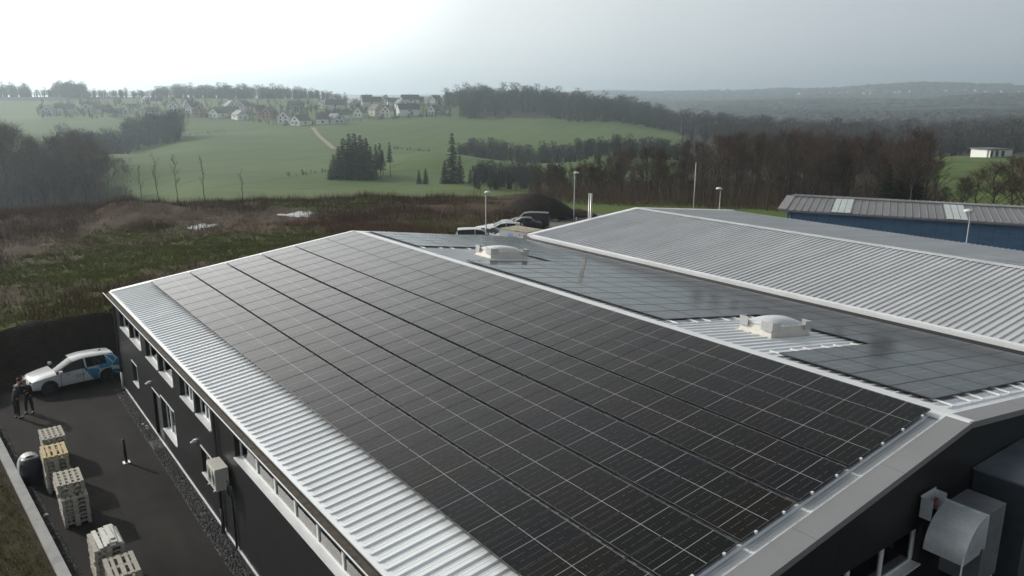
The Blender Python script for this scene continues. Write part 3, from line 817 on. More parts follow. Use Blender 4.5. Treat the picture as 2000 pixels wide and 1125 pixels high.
def mat_ground():
    t = NT("rough_ground")
    p = t.pos()
    n1 = t.noise(p, 0.10, 5.0, 0.6, 0.6); n2 = t.noise(p, 0.55, 6.0, 0.65); n3 = t.noise(p, 3.5, 4.0, 0.7)
    grass = t.ramp(n3, [(0.25, (0.036, 0.050, 0.010)), (0.55, (0.085, 0.108, 0.022)), (0.8, (0.13, 0.145, 0.042))])
    dead = t.ramp(n3, [(0.25, (0.034, 0.021, 0.012)), (0.55, (0.085, 0.054, 0.032)), (0.85, (0.16, 0.105, 0.066))])
    k = t.math('ADD', t.math('MULTIPLY', n1, 0.7), t.math('MULTIPLY', n2, 0.5))
    cov = t.new('ShaderNodeAttribute', attribute_name='cover').outputs['Fac']
    k = t.math('ADD', t.math('MULTIPLY', cov, .75), t.math('MULTIPLY', n2, .25))
    f = t.ramp(k, [(0.42, (0, 0, 0)), (0.58, (1, 1, 1))])
    g = t.mix(f, dead, grass)
    soil = t.ramp(n3, [(0.3, (0.012, 0.009, 0.007)), (0.7, (0.030, 0.021, 0.015))])
    nz = t.sep(t.new("ShaderNodeNewGeometry").outputs["Normal"])[2]
    steep = t.ramp(nz, [(0.78, (1, 1, 1)), (0.93, (0, 0, 0))])
    t.base(t.mix(steep, g, soil), 0.95, 0, 0.2)
    t.bump(t.math('ADD', n3, t.math('MULTIPLY', n2, 2.0)), 0.9, 0.25)
    return t.mat
def mat_field():
    t = NT("winter_wheat")
    p = t.pos()
    n1 = t.noise(p, 0.012, 5.0, 0.6, 0.5); n2 = t.noise(t.mapping(p, (0.02, 0.25, 0.1), (0, 0, 0.5)), 1.0, 4.0, 0.6); n3 = t.noise(p, 0.8, 4.0, 0.7)
    wv = t.new('ShaderNodeTexWave', wave_type='BANDS'); t.l.new(t.mapping(p, (1, 1, 0), (0, 0, .9)), wv.inputs['Vector']); wv.inputs['Scale'].default_value = .016; wv.inputs['Distortion'].default_value = 3.0; wv.inputs['Detail Scale'].default_value = .3
    tl = t.ramp(wv.outputs['Fac'], [(0.0, (0, 0, 0)), (.93, (0, 0, 0)), (.97, (1, 1, 1))])
    k = t.math('ADD', t.math('MULTIPLY', n1, 0.5), t.math('ADD', t.math('MULTIPLY', n2, 0.35), t.math('MULTIPLY', n3, 0.15)))
    k = t.math('SUBTRACT', k, t.math('MULTIPLY', tl, .10))
    t.base(t.ramp(k, [(0.32, (0.048, 0.084, 0.019)), (0.5, (0.068, 0.112, 0.024)), (0.68, (0.095, 0.138, 0.035))]), 0.9, 0, 0.2)
    return t.mat
def mat_litter():
    t = NT("leaf_litter")
    p = t.pos(); n = t.noise(p, 0.3, 6.0, 0.7)
    return t.base(t.ramp(n, [(0.3, (0.016, 0.013, 0.010)), (0.6, (0.034, 0.026, 0.018)), (0.8, (0.035, 0.040, 0.018))]), 0.95, 0, 0.2)
def mat_far():
    t = NT("far_country")
    p = t.pos()
    n1 = t.noise(t.mapping(p, (1, 1, 0.2)), 0.0016, 5.0, 0.6, 0.4); n2 = t.noise(p, 0.03, 6.0, 0.7)
    wood = t.ramp(n2, [(0.3, (0.020, 0.022, 0.016)), (0.7, (0.055, 0.050, 0.036))])
    fld = t.ramp(n2, [(0.3, (0.09, 0.13, 0.045)), (0.7, (0.14, 0.17, 0.07))])
    return t.base(t.mix(t.ramp(n1, [(0.60, (0, 0, 0)), (0.62, (1, 1, 1))]), wood, fld), 0.95, 0, 0.15)
def mat_lot():
    t = NT("gravel_lot")
    p = t.pos(); n = t.noise(p, 0.25, 5.0, 0.6); n2 = t.noise(p, 9.0, 3.0, 0.6)
    k = t.math('ADD', t.math('MULTIPLY', n, .7), t.math('MULTIPLY', n2, .3))
    return t.base(t.ramp(k, [(0.3, (0.10, 0.095, 0.085)), (0.7, (0.20, 0.19, 0.175))]), 0.9, 0, 0.3)
def mat_meadow():
    t = NT("meadow_grass")
    p = t.pos(); n = t.noise(p, 0.07, 5.0, 0.6); n2 = t.noise(p, 2.5, 4.0, 0.7)
    k = t.math('ADD', t.math('MULTIPLY', n, .65), t.math('MULTIPLY', n2, .35))
    return t.base(t.ramp(k, [(0.3, (0.050, 0.080, 0.015)), (0.55, (0.085, 0.125, 0.024)), (0.75, (0.125, 0.135, 0.045))]), 0.9, 0, 0.2)
m_ground, m_field, m_litter, m_far, m_lot, m_meadow = mat_ground(), mat_field(), mat_litter(), mat_far(), mat_lot(), mat_meadow()
def mat_soil():
    t = NT('turned_soil'); p = t.pos(); n = t.noise(p, 1.6, 6, .7); n2 = t.noise(p, .4, 4, .6)
    c = t.ramp(n, [(0.3, (0.012, 0.009, 0.007)), (0.6, (0.030, 0.021, 0.015)), (0.8, (0.055, 0.038, 0.026))])
    t.base(t.mix(t.ramp(n2, [(.66, (0, 0, 0)), (.74, (1, 1, 1))]), c, (.030, .034, .012)), .95, 0, .2); t.bump(n, 1.0, .15)
    return t.mat
m_soilz = mat_soil()
for k, (nm, mt) in enumerate((("ground", m_ground), ("field", m_field), ("valley", m_litter), ("hills", m_far), ("parking_lot", m_lot), ("meadow", m_meadow), ("soil_bank", m_soilz))):
    sel = F[zone == k]
    used, inv = np.unique(sel, return_inverse=True)
    me = npmesh(nm, V[used], inv.reshape(sel.shape), mt, smooth=True)
    if k == 0:
        at_ = me.attributes.new('cover', 'FLOAT', 'POINT'); at_.data.foreach_set('value', cover(V[used][:, 0], V[used][:, 1]).astype(np.float32))
    tag(link(bpy.data.objects.new(nm, me)), kind="structure")

# ---------------------------------------------------------------- yard
def asphalt():
    t = NT("yard_asphalt")
    p = t.pos(); n = t.noise(p, 0.35, 6.0, 0.65, 0.3); n2 = t.noise(p, 45.0, 3.0, 0.7); n3 = t.noise(t.mapping(p, (1.5, .25, 1)), 0.8, 4.0, 0.6)
    k = t.math('ADD', t.math('MULTIPLY', n, .5), t.math('ADD', t.math('MULTIPLY', n2, .2), t.math('MULTIPLY', n3, .3)))
    t.base(t.ramp(k, [(0.36, (0.016, 0.0155, 0.0155)), (0.50, (0.028, 0.026, 0.025)), (0.66, (0.044, 0.040, 0.036))]), 0.85, 0, 0.12)
    t.bump(n2, 0.25, 0.01)
    return t.mat
def poly_sheet(name, pts, z, mat):
    m = MB(); m.add([(x, y, z) for x, y in pts], [tuple(range(len(pts)))])
    o = m.build(name, mat); tag(o, kind="structure"); return o
KX = lambda y: 1.59 - (y - 24.5) * 0.0735           # coping, yard side
poly_sheet("yard", [(KX(18) - .1, 18), (60, 18), (60, 42.6), (40, 43.2), (7, 43.9), (4.0, 44.3), (1.0, 43.4), (-.3, 43), (KX(42) - .1, 41)], 0.0, asphalt())
poly_sheet("concrete_apron", [(5.0, -20), (70, -20), (70, 17.99), (5.0, 17.99)], 0.0, m_lot)
# gravel strips of loose dark chippings
def chippings(name, poly_fn, y0, y1, n, z, rmin, rmax, mat, kind="stuff"):
    ys = NR.uniform(y0, y1, n); u = NR.uniform(0, 1, n)
    VV, FF = [], []
    base = np.array([(1, 0, 0), (0, 1, 0), (-1, 0, 0), (0, -1, 0), (0, 0, 1)], float)
    fb = np.array([(0, 1, 4), (1, 2, 4), (2, 3, 4), (3, 0, 4)])
    for k in range(n):
        a, b = poly_fn(ys[k]); x = a + (b - a) * u[k]
        r = NR.uniform(rmin, rmax); th = NR.uniform(0, 6.28); c, s = math.cos(th), math.sin(th)
        q = base * r * NR.uniform(.7, 1.3, (5, 3))
        q = np.stack([q[:, 0] * c - q[:, 1] * s, q[:, 0] * s + q[:, 1] * c, q[:, 2]], 1) + (x, ys[k], z)
        VV.append(q); FF.append(fb + 5 * k)
    o = link(bpy.data.objects.new(name, npmesh(name, np.concatenate(VV), np.concatenate(FF), mat)))
    return tag(o, kind=kind)
def stones():
    t = NT("dark_chippings")
    n = t.noise(t.pos(), 9.0, 2.0, 0.5)
    return t.base(t.ramp(n, [(0.3, (0.020, 0.021, 0.023)), (0.55, (0.045, 0.047, 0.05)), (0.72, (0.17, 0.17, 0.175))]), 0.8)
m_stone = stones()
m_grav = plain("gravel_bed", (0.028, 0.028, 0.03), 0.9, var=0.5, scale=12)
g0 = lambda y: 5.72 - 0.006 * (40 - y) * 0 - (0.10 if y < 30 else 0)
poly_sheet("gravel_strip", [(5.62, 18), (6.2, 18), (6.2, 41.0), (5.75, 41.0)], 0.004, m_grav)
o = chippings("gravel", lambda y: (5.62 + .13 * (y - 18) / 23, 6.16), 18.2, 40.9, 5200, 0.0, 0.028, 0.062, m_stone)
tag(o, "dark gravel strip along the foot of the hall wall", "gravel")
poly_sheet("gravel_strip", [(KX(18) - .05, 18), (KX(18) + .36, 18), (KX(41) + .34, 41), (KX(41) - .05, 41)], 0.004, m_grav)
o = chippings("gravel", lambda y: (KX(y), KX(y) + .33), 19, 41, 4200, 0.0, 0.028, 0.058, m_stone)
tag(o, "dark gravel strip beside the pale concrete coping", "gravel")
# retaining wall with a pale coping
t = NT("pale_concrete"); nn = t.noise(t.mapping(t.coord("Object"), (1, 1, 1)), 1.4, 6.0, 0.65)
m_conc = t.base(t.ramp(nn, [(0.3, (0.27, 0.275, 0.27)), (0.7, (0.40, 0.405, 0.40))]), 0.85, 0, 0.3)
rw = empty("retaining_wall"); tag(rw, "low pale concrete retaining wall edging the asphalt yard", "wall")
q = MB(); y = 15.0; k = 0
while y < 41.5:
    y1 = min(y + 2.0, 41.6)
    a, b = y + .004, y1 - .004
    q.add([(KX(a) - .31, a, .40), (KX(a), a, .40), (KX(b), b, .40), (KX(b) - .31, b, .40), (KX(a) - .31, a, .28), (KX(a), a, .28), (KX(b), b, .28), (KX(b) - .31, b, .28)],
          [(0, 1, 2, 3), (4, 7, 6, 5), (0, 4, 5, 1), (1, 5, 6, 2), (2, 6, 7, 3), (3, 7, 4, 0)]); y = y1
q.build("coping", m_conc, rw)
q = MB(); q.add([(KX(15) - .28, 15, -.3), (KX(15) - .03, 15, -.3), (KX(41.6) - .03, 41.6, -.3), (KX(41.6) - .28, 41.6, -.3), (KX(15) - .28, 15, .278), (KX(15) - .03, 15, .278), (KX(41.6) - .03, 41.6, .278), (KX(41.6) - .28, 41.6, .278)],
      [(0, 3, 2, 1), (4, 5, 6, 7), (0, 1, 5, 4), (1, 2, 6, 5), (2, 3, 7, 6), (3, 0, 4, 7)])
q.build("wall_face", m_conc, rw)
# turf beyond the wall
def mat_turf():
    t = NT("patchy_turf"); p = t.pos(); n = t.noise(p, 0.9, 5.0, 0.65); n2 = t.noise(p, 14, 4, 0.7)
    k = t.math('ADD', t.math('MULTIPLY', n, .6), t.math('MULTIPLY', n2, .4))
    t.base(t.ramp(k, [(0.35, (0.022, 0.013, 0.008)), (0.5, (0.040, 0.030, 0.014)), (0.65, (0.050, 0.056, 0.018))]), 0.95, 0, 0.2)
    t.bump(n2, 0.8, 0.05); return t.mat
m_turf = mat_turf()
gx, gy = np.meshgrid(np.linspace(0, 1, 40), np.linspace(14, 41.6, 150), indexing='ij')
X = (1.59 - (gy - 24.5) * 0.0735 - .29) - gx * 9; Z = 0.22 + 0.10 * fbm(X, gy, 1.3, 3, 4) - gx * .1
ii = np.arange(40 * 150).reshape(40, 150)
tag(link(bpy.data.objects.new("lawn", npmesh("lawn", np.stack([X, gy, Z], -1).reshape(-1, 3), np.stack([ii[:-1, :-1], ii[1:, :-1], ii[1:, 1:], ii[:-1, 1:]], -1).reshape(-1, 4), m_turf, True))), kind="structure")
m_soil = m_soilz

# ---------------------------------------------------------------- haze
HAZE_D = 0.00036
hb = MB(); hb.box(-9500, 9500, -600, 9500, -90, 175)
haze = hb.build("haze", NT("haze_air").mat); hm = haze.data.materials[0]
hn = hm.node_tree; hn.nodes.remove(hn.nodes["Principled BSDF"])
pv = hn.nodes.new("ShaderNodeVolumePrincipled")
pv.inputs["Color"].default_value = (0.80, 0.92, 1.0, 1); pv.inputs["Density"].default_value = HAZE_D; pv.inputs["Anisotropy"].default_value = 0.68
hn.links.new(pv.outputs[0], hn.nodes["Material Output"].inputs["Volume"])
tag(haze, kind="stuff")
# ================================================================ objects on and around the halls
def on_roofR(x, y): return zR(x) - 0.04
m_curb = plain("cream_grp_curb", (0.60, 0.575, 0.52), 0.55, var=0.08, scale=2)
m_dome = plain("opal_dome", (0.66, 0.68, 0.70), 0.22, var=0.03)
m_defl = plain("grey_deflector_sheet", (0.42, 0.42, 0.41), 0.4, 0.3, var=0.06)
def skylight(x0, x1, y0, y1, label):
    e = empty("skylight", ((x0 + x1) / 2, (y0 + y1) / 2, zR((x0 + x1) / 2))); e.rotation_euler = (0, math.atan(TR), 0)
    tag(e, label, "skylight", "dome skylights in the far roof slope")
    a, b = (x1 - x0) / 2 / math.cos(math.atan(TR)), (y1 - y0) / 2
    q = MB(); t = 0.13; h = 0.33
    q.add([(-a, -b, -.05), (a, -b, -.05), (a, b, -.05), (-a, b, -.05), (-a + t, -b + t, h), (a - t, -b + t, h), (a - t, b - t, h), (-a + t, b - t, h)],
          [(0, 3, 2, 1), (4, 5, 6, 7), (0, 1, 5, 4), (1, 2, 6, 5), (2, 3, 7, 6), (3, 0, 4, 7)])
    q.box(-a - .06, a + .06, -b - .06, b + .06, -.045, -.02)
    q.build("curb", m_curb, e)
    A, B = a - t + .05, b - t + .05
    q = MB(); q.box(-A, A, -B, B, h + .002, h + .05)
    fr_ = q.build("dome_frame", m_white, e)
    q = MB()
    for k in range(7):
        for s in (-1, 1):
            q.cyl((-A + .1 + k * (2 * A - .2) / 6, s * (B - .03), h + .05), .014, .018, 6)
    q.build("fixing", m_dark, fr_)
    n = 18; vs, fs = [], []
    for i in range(n + 1):
        for j in range(n + 1):
            u, v = -1 + 2 * i / n, -1 + 2 * j / n
            z = h + .05 + 0.20 * (max(0, 1 - abs(u)**2.3) ** .8) * (max(0, 1 - abs(v)**2.3) ** .8)
            vs.append((u * (A - .06), v * (B - .06), z))
    for i in range(n):
        for j in range(n):
            p0 = i * (n + 1) + j; fs.append((p0, p0 + n + 1, p0 + n + 2, p0 + 1))
    q = MB(); q.add(vs, fs); q.build("dome", m_dome, e, smooth=True)
    for (sx, sy, lx, ly) in ((-1, -1, .46, .46), (1, -1, .40, .40), (-1, 1, .36, .36)):
        q = MB(); X, Y = sx * (A + .07), sy * (B + .07); z0, z1 = h - .14, h + .17
        q.box(min(X, X - sx * lx), max(X, X - sx * lx), Y - .008, Y + .008, z0, z1)
        q.box(X - .008, X + .008, min(Y - sy * .009, Y - sy * ly), max(Y - sy * .009, Y - sy * ly), z0, z1)
        q.build("wind_deflector", m_defl, e)
    return e
skylight(22.06, 24.41, 14.95, 16.33, "opal dome skylight on cream curb nearest the near gable")
skylight(22.11, 24.54, 31.63, 33.04, "opal dome skylight on curb toward the far gable")

# air conditioner outdoor unit on the wall
ac = empty("air_conditioner", (5.90, 23.5, 2.2)); tag(ac, "cream air conditioner outdoor unit bracketed on the dark hall wall", "air conditioner")
m_ac = plain("cream_enamel", (0.55, 0.545, 0.49), 0.45, var=0.06)
q = MB(); q.box(-.20, .20, -.45, .45, 0, .74); q.build("casing", m_ac, ac)
q = MB(); q.box(-.215, -.201, -.42, .42, .03, .70); q.build("front_panel", plain("cream_front", (.62, .61, .56), .4, var=.04), ac)
q = MB()
for r_ in (.08, .15, .22, .29): 
    q.tube([(-.222, -.08 + r_ * math.cos(a_ * math.pi / 10), .37 + r_ * math.sin(a_ * math.pi / 10)) for a_ in range(21)], .008, 4, False)
q.build("fan_grille", plain("grille_grey", (.25, .25, .24), .5), ac)
q = MB(); q.box(-.22, -.2155, .22, .36, .1, .62); q.build("side_strip", plain("panel_dark_cream", (.34, .335, .31), .5), ac)  # flat strip in a darker cream than the front panel
for s in (-.3, .3):
    q = MB(); q.box(-.26, .30, s - .02, s + .02, -.05, -.005); q.box(.27, .30, s - .02, s + .02, -.4, -.05); q.build("bracket", m_alu, ac)
q = MB()
for k in range(4):
    r_ = .16 + .025 * k
    q.tube([(.10 + .05 * k * .3, -.62 + r_ * math.cos(a_ * math.pi / 8) * .7, .02 + r_ * math.sin(a_ * math.pi / 8)) for a_ in range(17)], .012, 5, False)
q.tube([(.12, -.45, .3), (.15, -.55, .2), (.15, -.62, .15)], .015, 5)
q.build("cable_coil", m_pipe, ac)
# downpipe/cable duct below the unit
MB().tube([(.2, -.5, -.1), (.24, -.5, -1.0), (.24, -.5, -2.1)], .035, 6).build("cable_conduit", m_dark, ac, True)

# ventilation plant outside the near gable
m_duct_shaded = galv("shaded_duct", (0.20, 0.215, 0.235), 0.45, 0.6, 0.2, 2.0)  # darker copy of the duct metal: the body's shade is put into its colour
vd = empty("ventilation_duct", (17.3, 6.7, 0)); vd.location = (0, 0, 0)
tag(vd, "galvanised rectangular duct with a down-turned elbow beside the near gable", "duct")
ya, yb = 6.22, 7.1
cx_, cz_, rad = 17.93, 4.13, .92
q = MB(); n = 14; prof = []
for k in range(n + 1):
    a_ = math.pi / 2 + k * math.pi / 2 / n
    prof.append((cx_ + rad * math.cos(a_), cz_ + rad * math.sin(a_)))
outer = prof; inner = [(cx_ - .03, cz_)] if False else [(cx_ + .12 * math.cos(math.pi / 2 + k * math.pi / 2 / n), cz_ + .12 * math.sin(math.pi / 2 + k * math.pi / 2 / n)) for k in range(n + 1)]
vs = [(x, y, z) for y in (ya, yb) for x, z in outer] + [(x, y, z) for y in (ya, yb) for x, z in inner]
N = n + 1; fs = []
for k in range(n):
    fs += [(k, k + 1, N + k + 1, N + k), (2 * N + k, 3 * N + k, 3 * N + k + 1, 2 * N + k + 1), (k, 2 * N + k, 2 * N + k + 1, k + 1), (N + k, N + k + 1, 3 * N + k + 1, 3 * N + k)]
q.add(vs, fs); eo = q.build("elbow", m_duct, vd, smooth=True); eo.data.set_sharp_from_angle(angle=R(50))
q = MB(); q.box(cx_ + .03, cx_ + 1.0, ya + .01, yb - .01, cz_ - .9, cz_ + rad - .015)
q.build("duct_body", m_duct_shaded, vd)
q = MB(); q.box(cx_ - .02, cx_ + .028, ya - .035, yb + .035, cz_ + .1, cz_ + rad + .03); q.build("flange", m_duct, vd)
q = MB()
q.box(cx_ - .72, cx_ - .05, yb + .25, yb + .265, cz_ + rad - .3, cz_ + rad + .22); q.box(cx_ - .72, cx_ - .705, yb + .0, yb + .249, cz_ + rad - .3, cz_ + rad + .20)
q.box(cx_ - .07, cx_ - .055, yb + .0, yb + .249, cz_ + rad - .3, cz_ + rad + .20); q.box(cx_ - .74, cx_ - .03, yb + .262, yb + .28, cz_ + rad + .20, cz_ + rad + .235)
q.build("collar", m_duct, vd)
q = MB(); q.tube([(cx_ - .36, yb + .12, cz_ + rad - .12), (cx_ - .24, yb + .12, cz_ + rad + .08)], .06, 8); q.build("actuator", plain("dull_red", (.16, .035, .03), .5), vd, True)
q = MB(); q.tube([(cx_ - .93, ya + .02, cz_ + .2), (cx_ - .95, ya + .02, 0.0)], .02, 6); q.tube([(cx_ + .9, ya + .06, cz_ - .9), (cx_ + .9, ya + .06, 0)], .03, 6); q.build("leg", m_duct, vd, True)
rd = empty("round_duct", (21.0, 5.9, 0)); tag(rd, "shiny round galvanised duct bend at the right edge", "duct")
q = MB(); pts = [(0, 0, 0), (0, 0, 3.5)] + [(.55 - .55 * math.cos(a_), 0, 3.5 + .55 * math.sin(a_)) for a_ in (.4, .8, 1.2, 1.57)] + [(1.6, 0, 4.05)]
q.tube(pts, .52, 24); q.build("bend", m_duct, rd, True)
q = MB()
for z in (2.9, 3.5): q.tube([(0, 0, z), (0, 0, z + .04)], .535, 24)
q.build("joint_collar", m_duct, rd, True)
vu = empty("ventilation_unit", (22.4, 6.3, 0)); tag(vu, "large dark ventilation unit standing against the near gable", "ventilation unit")
m_vu = plain("dark_blue_grey_unit", (0.055, 0.065, 0.082), 0.35, 0.2, var=.15)
q = MB(); q.box(-2.4, 2.0, -.2, 1.1, 2.6, 5.1); q.build("housing", m_vu, vu)
q = MB(); q.box(-2.45, 2.05, -.25, 1.12, 5.102, 5.16); q.build("lid", galv('blue_grey_lid', (.17, .20, .24), .4, .3, .25, 1.2), vu)
q = MB()
for x in (-2.2, 1.8):
    for y in (-.05, .95): q.box(x - .06, x + .06, y - .06, y + .06, 0, 2.598)
q.build("leg", m_duct, vu)
bx = MB(); bx.box(-1.6, 1.1, -.6, .6, 0, 2.7); bx_o = bx.build("plant_box", m_gable); bx_o.location = (18.6, 6.4, 0)
tag(bx_o, "dark plant box under the rectangular duct", "plant box")

# ---------------------------------------------------------------- pallets
def wood(name, c):
    t = NT(name)
    n = t.noise(t.mapping(t.coord("Object"), (1.2, 9, 6)), 2.0, 5.0, 0.6)
    inf = t.new("ShaderNodeObjectInfo").outputs["Random"]
    col = t.ramp(n, [(0.3, tuple(x * .72 for x in c)), (0.7, tuple(min(1, x * 1.18) for x in c))])
    col = t.mix(t.math('MULTIPLY', inf, .35), col, tuple(x * .6 for x in c))
    return t.base(col, 0.85, 0, .2)
m_wgrey, m_wyel = wood("weathered_pallet_wood", (0.47, 0.44, 0.385)), wood("fresh_pallet_wood", (0.56, 0.45, 0.27))
def pallet_meshes(mat, tight):
    d = MB(); W, L_ = .8, 1.2          # x by y; boards along y on top of three cross boards
    if tight: xs = [(-.4 + k * .1667 - .0 + .0, .1667 - .05) for k in range(5)]
    else: xs = [(-.4, .12), (-.236, .09), (-.06, .12), (.146, .09), (.28, .12)]
    for x, w in xs: d.box(x, x + w, -L_ / 2, L_ / 2, .122, .144)
    for y in (-.6, -.0725, .455): d.box(-.4, .4, y, y + .145, .10, .1215)
    rn = []
    for x, w in ((-.4, .1), (-.0725, .145), (.3, .1)):
        k_ = MB(); k_.box(x, x + w, -.6, .6, 0, .022)
        for y in (-.6, -.05, .5): k_.box(x, x + w, y, y + .1, .021, .0995)
        rn.append(k_.mesh("runner", mat))
    return (d.mesh("deck", mat), *rn)
def cross_deck(mat):        # closed top with square gaps, as seen from above on two of the stacks
    d = MB()
    for k in range(5): d.box(-.4 + k * .176, -.4 + k * .176 + .096, -.6, .6, .122, .144)
    for y in (-.6, -.33, -.06, .21, .48): d.box(-.4, .4, y, y + .12, .10, .1215)
    return d.mesh("deck", mat)
PM = {"grey": pallet_meshes(m_wgrey, False), "yellow": pallet_meshes(m_wyel, False)}
PM["grid"] = (cross_deck(m_wgrey), *PM["grey"][1:])
def pallet(kind, loc, rz, label):
    r = empty("pallet", loc, rz)
    for nm, me in zip(("deck", "runner", "runner", "runner"), PM[kind]):
        link(bpy.data.objects.new(nm, me), r)
    return tag(r, label, "pallet", "wooden pallets stacked on the asphalt yard")
def stack(cx, cy, n, where, top, shift=0, rz=0.0, x_off=0):
    for k in range(n):
        up = k >= n - shift if shift else False
        kind = top if k == n - 1 else "grey"
        r = pallet(kind, (cx + RNG.uniform(-.02, .02) + (x_off if up else 0), cy + RNG.uniform(-.025, .025) + (.30 if up else 0), k * .1445 + .003), rz + RNG.uniform(-.02, .02),
                   ("top pallet of %s" % where) if k == n - 1 else ("bottom pallet of %s" % where) if k == 0 else "pallet, %s up from the ground in %s" % (ORD[k], where))
stack(2.36, 33.9, 8, "the stack nearest the two people", "grid")
stack(2.15, 31.35, 10, "the stack topped by a yellowish pallet", "yellow")
stack(2.31, 28.36, 10, "the tall stack casting a long shadow", "grid", shift=3, x_off=-.05)
stack(2.60, 23.85, 9, "the stack carrying loose white boards", "grey")
stack(2.78, 22.4, 8, "the stack nearest the bottom edge", "grey")
m_board = plain("white_painted_board", (0.60, 0.60, 0.57), 0.7, var=0.12, scale=5)
for k, (dx, dy, dz, w, L_, a_) in enumerate(((-.22, 0, 0, .12, 1.2, .03), (-.06, .02, 0, .10, 1.15, -.02), (.10, 0, 0, .16, 1.2, .01), (.27, .05, 0, .13, 1.2, .04), (-.02, .02, .045, .12, 1.1, .06), (.16, .06, .045, .20, 1.15, -.03), (.12, .1, .09, .12, .9, .05))):
    o = MB().box(-w / 2, w / 2, -L_ / 2, L_ / 2, 0, .04).build("board", m_board)
    o.location = (2.62 + dx, 23.9 + dy, 9 * .1445 + .006 + dz); o.rotation_euler = (0, 0, a_)
    tag(o, "loose white board, %s of the seven on the second-nearest pallet stack" % ORD[k], "board", "loose white boards on a pallet stack")

# bollard, bin, scraps, grate
b_ = MB(); b_.tube([(0, 0, .02), (.0, 0, 1.0)], .055, 12); b_.tube([(0, 0, 1.0), (0, 0, 1.012)], [.05, .02], 12)
bo = empty("bollard", (4.58, 31.9, 0)); b_.build("post", m_dark, bo, True); bo.rotation_euler = (0.02, -.03, 0)
q = MB(); q.box(-.13, .13, -.13, .13, 0, .02); q.build("base_plate", m_alu, bo)
tag(bo, "black bollard standing alone in the middle of the asphalt yard", "bollard")
dn = empty("bin", (1.42, 32.15, 0), .1)
q = MB(); n = 20; q.tube([(0, 0, .02), (0, 0, .12), (0, 0, .80), (0, 0, .98), (0, 0, 1.04)], [.33, .36, .37, .34, .25], 20)
q.build("body", plain("dark_navy_plastic", (.008, .009, .018), .4), dn, True)
q = MB(); pr = []
for k in range(11):
    a_ = k * math.pi / 10; pr.append((-.40 * math.cos(a_), .62 + .48 * math.sin(a_)))
pr2 = [(x * .93, .62 + (z - .62) * .93) for x, z in reversed(pr)]
q.prism([(-.40, .05)] + pr + [(.40, .75), (.372, .75)] + pr2 + [(-.372, .05)], 'y', .02, .42)
q.build("cover", plain("pale_grey_cover", (.36, .37, .39), .5), dn)
tag(dn, "dark navy bin with pale grey rounded cover behind the pallets", "bin")
def crumple(loc, s, label, cat, name, mat, group=None):
    bm = bmesh.new(); bmesh.ops.create_icosphere(bm, subdivisions=2, radius=s)
    for v in bm.verts: v.co *= RNG.uniform(.6, 1.25); v.co.z = abs(v.co.z) * .55
    me = bpy.data.meshes.new(name); bm.to_mesh(me); bm.free(); me.materials.append(mat)
    o = link(bpy.data.objects.new(name, me)); o.location = loc
    return tag(o, label, cat, group)
m_paper = plain("white_paper", (.7, .7, .68), .8)
crumple((1.50, 29.15, .005), .10, "crumpled white paper on the gravel beside the pallet stacks", "litter", "paper_scrap", m_paper)
for k, (x, y) in enumerate(((5.93, 35.5), (6.02, 35.2), (5.98, 34.9))):
    crumple((x, y, .01), .07, "white stone lying in dark gravel at the wall, %s from the car" % ORD[k], "stone", "white_stone", m_paper, "white stones in the gravel")
q = MB()
for k in range(12): q.box(5.74, 6.15, 32.45 + k * .08, 32.45 + k * .08 + .03, .012, .035)
q.box(5.72, 5.74, 32.42, 33.4, .01, .038); q.box(6.15, 6.17, 32.42, 33.4, .01, .038)
tag(q.build("door_grate", plain("grate_steel", (.2, .2, .2), .5, .5)), "steel foot grate on the gravel in front of the door", "grate")

# ---------------------------------------------------------------- cars
def paint(name, c, wrap=False):
    t = NT(name)
    o_ = t.coord('Object'); s_ = t.sep(o_)
    seam = 0.0
    for x0 in (.78, -.22, -1.12):
        q_ = t.math('LESS_THAN', t.math('ABSOLUTE', t.math('SUBTRACT', s_[0], x0)), .011)
        seam = t.math('MAXIMUM', seam, q_)
    seam = t.math('MULTIPLY', seam, t.math('LESS_THAN', s_[2], .97))
    seam = t.math('MULTIPLY', seam, t.math('GREATER_THAN', t.math('ABSOLUTE', s_[1]), .6))
    seam = t.math('MAXIMUM', seam, t.math('LESS_THAN', s_[2], .27))
    if not wrap:
        t.base(t.mix(seam, c, (.012, .012, .013)), .35); t.p.inputs["Coat Weight"].default_value = .6; t.p.inputs["Coat Roughness"].default_value = .08
        return t.mat
    o = t.coord("Object"); s = t.sep(o)
    # slanted front edge of the blue rear wrap, honeycomb with pale joints
    k = t.math('ADD', s[0], t.math('MULTIPLY', s[2], -0.64))
    blue = t.math('LESS_THAN', k, -0.87)
    vo = t.new("ShaderNodeTexVoronoi", feature='DISTANCE_TO_EDGE'); t.l.new(t.mapping(o, (1, .5, 1), (0, .3, 0)), vo.inputs["Vector"]); vo.inputs["Scale"].default_value = 1.75; vo.inputs["Randomness"].default_value = .55
    vc = t.new("ShaderNodeTexVoronoi"); t.l.new(t.mapping(o, (1, .5, 1), (0, .3, 0)), vc.inputs["Vector"]); vc.inputs["Scale"].default_value = 1.75; vc.inputs["Randomness"].default_value = .55
    ln = t.math('LESS_THAN', vo.outputs["Distance"], .028)
    r0 = t.sep(vc.outputs["Color"])[0]
    bc = t.ramp(r0, [(0.0, (.010, .12, .30)), (.3, (.015, .20, .42)), (.55, (.03, .27, .48)), (.82, (.05, .36, .58)), (.84, (.55, .60, .63)), (1.0, (.55, .60, .63))])
    bc = t.mix(ln, bc, (.55, .62, .66))
    low = t.math('LESS_THAN', s[2], 1.36)
    f = t.math('MULTIPLY', blue, low)
    t.base(t.mix(seam, t.mix(f, (.66, .68, .70), bc), (.02, .02, .022)), .32); t.p.inputs["Coat Weight"].default_value = .6; t.p.inputs["Coat Roughness"].default_value = .08
    return t.mat
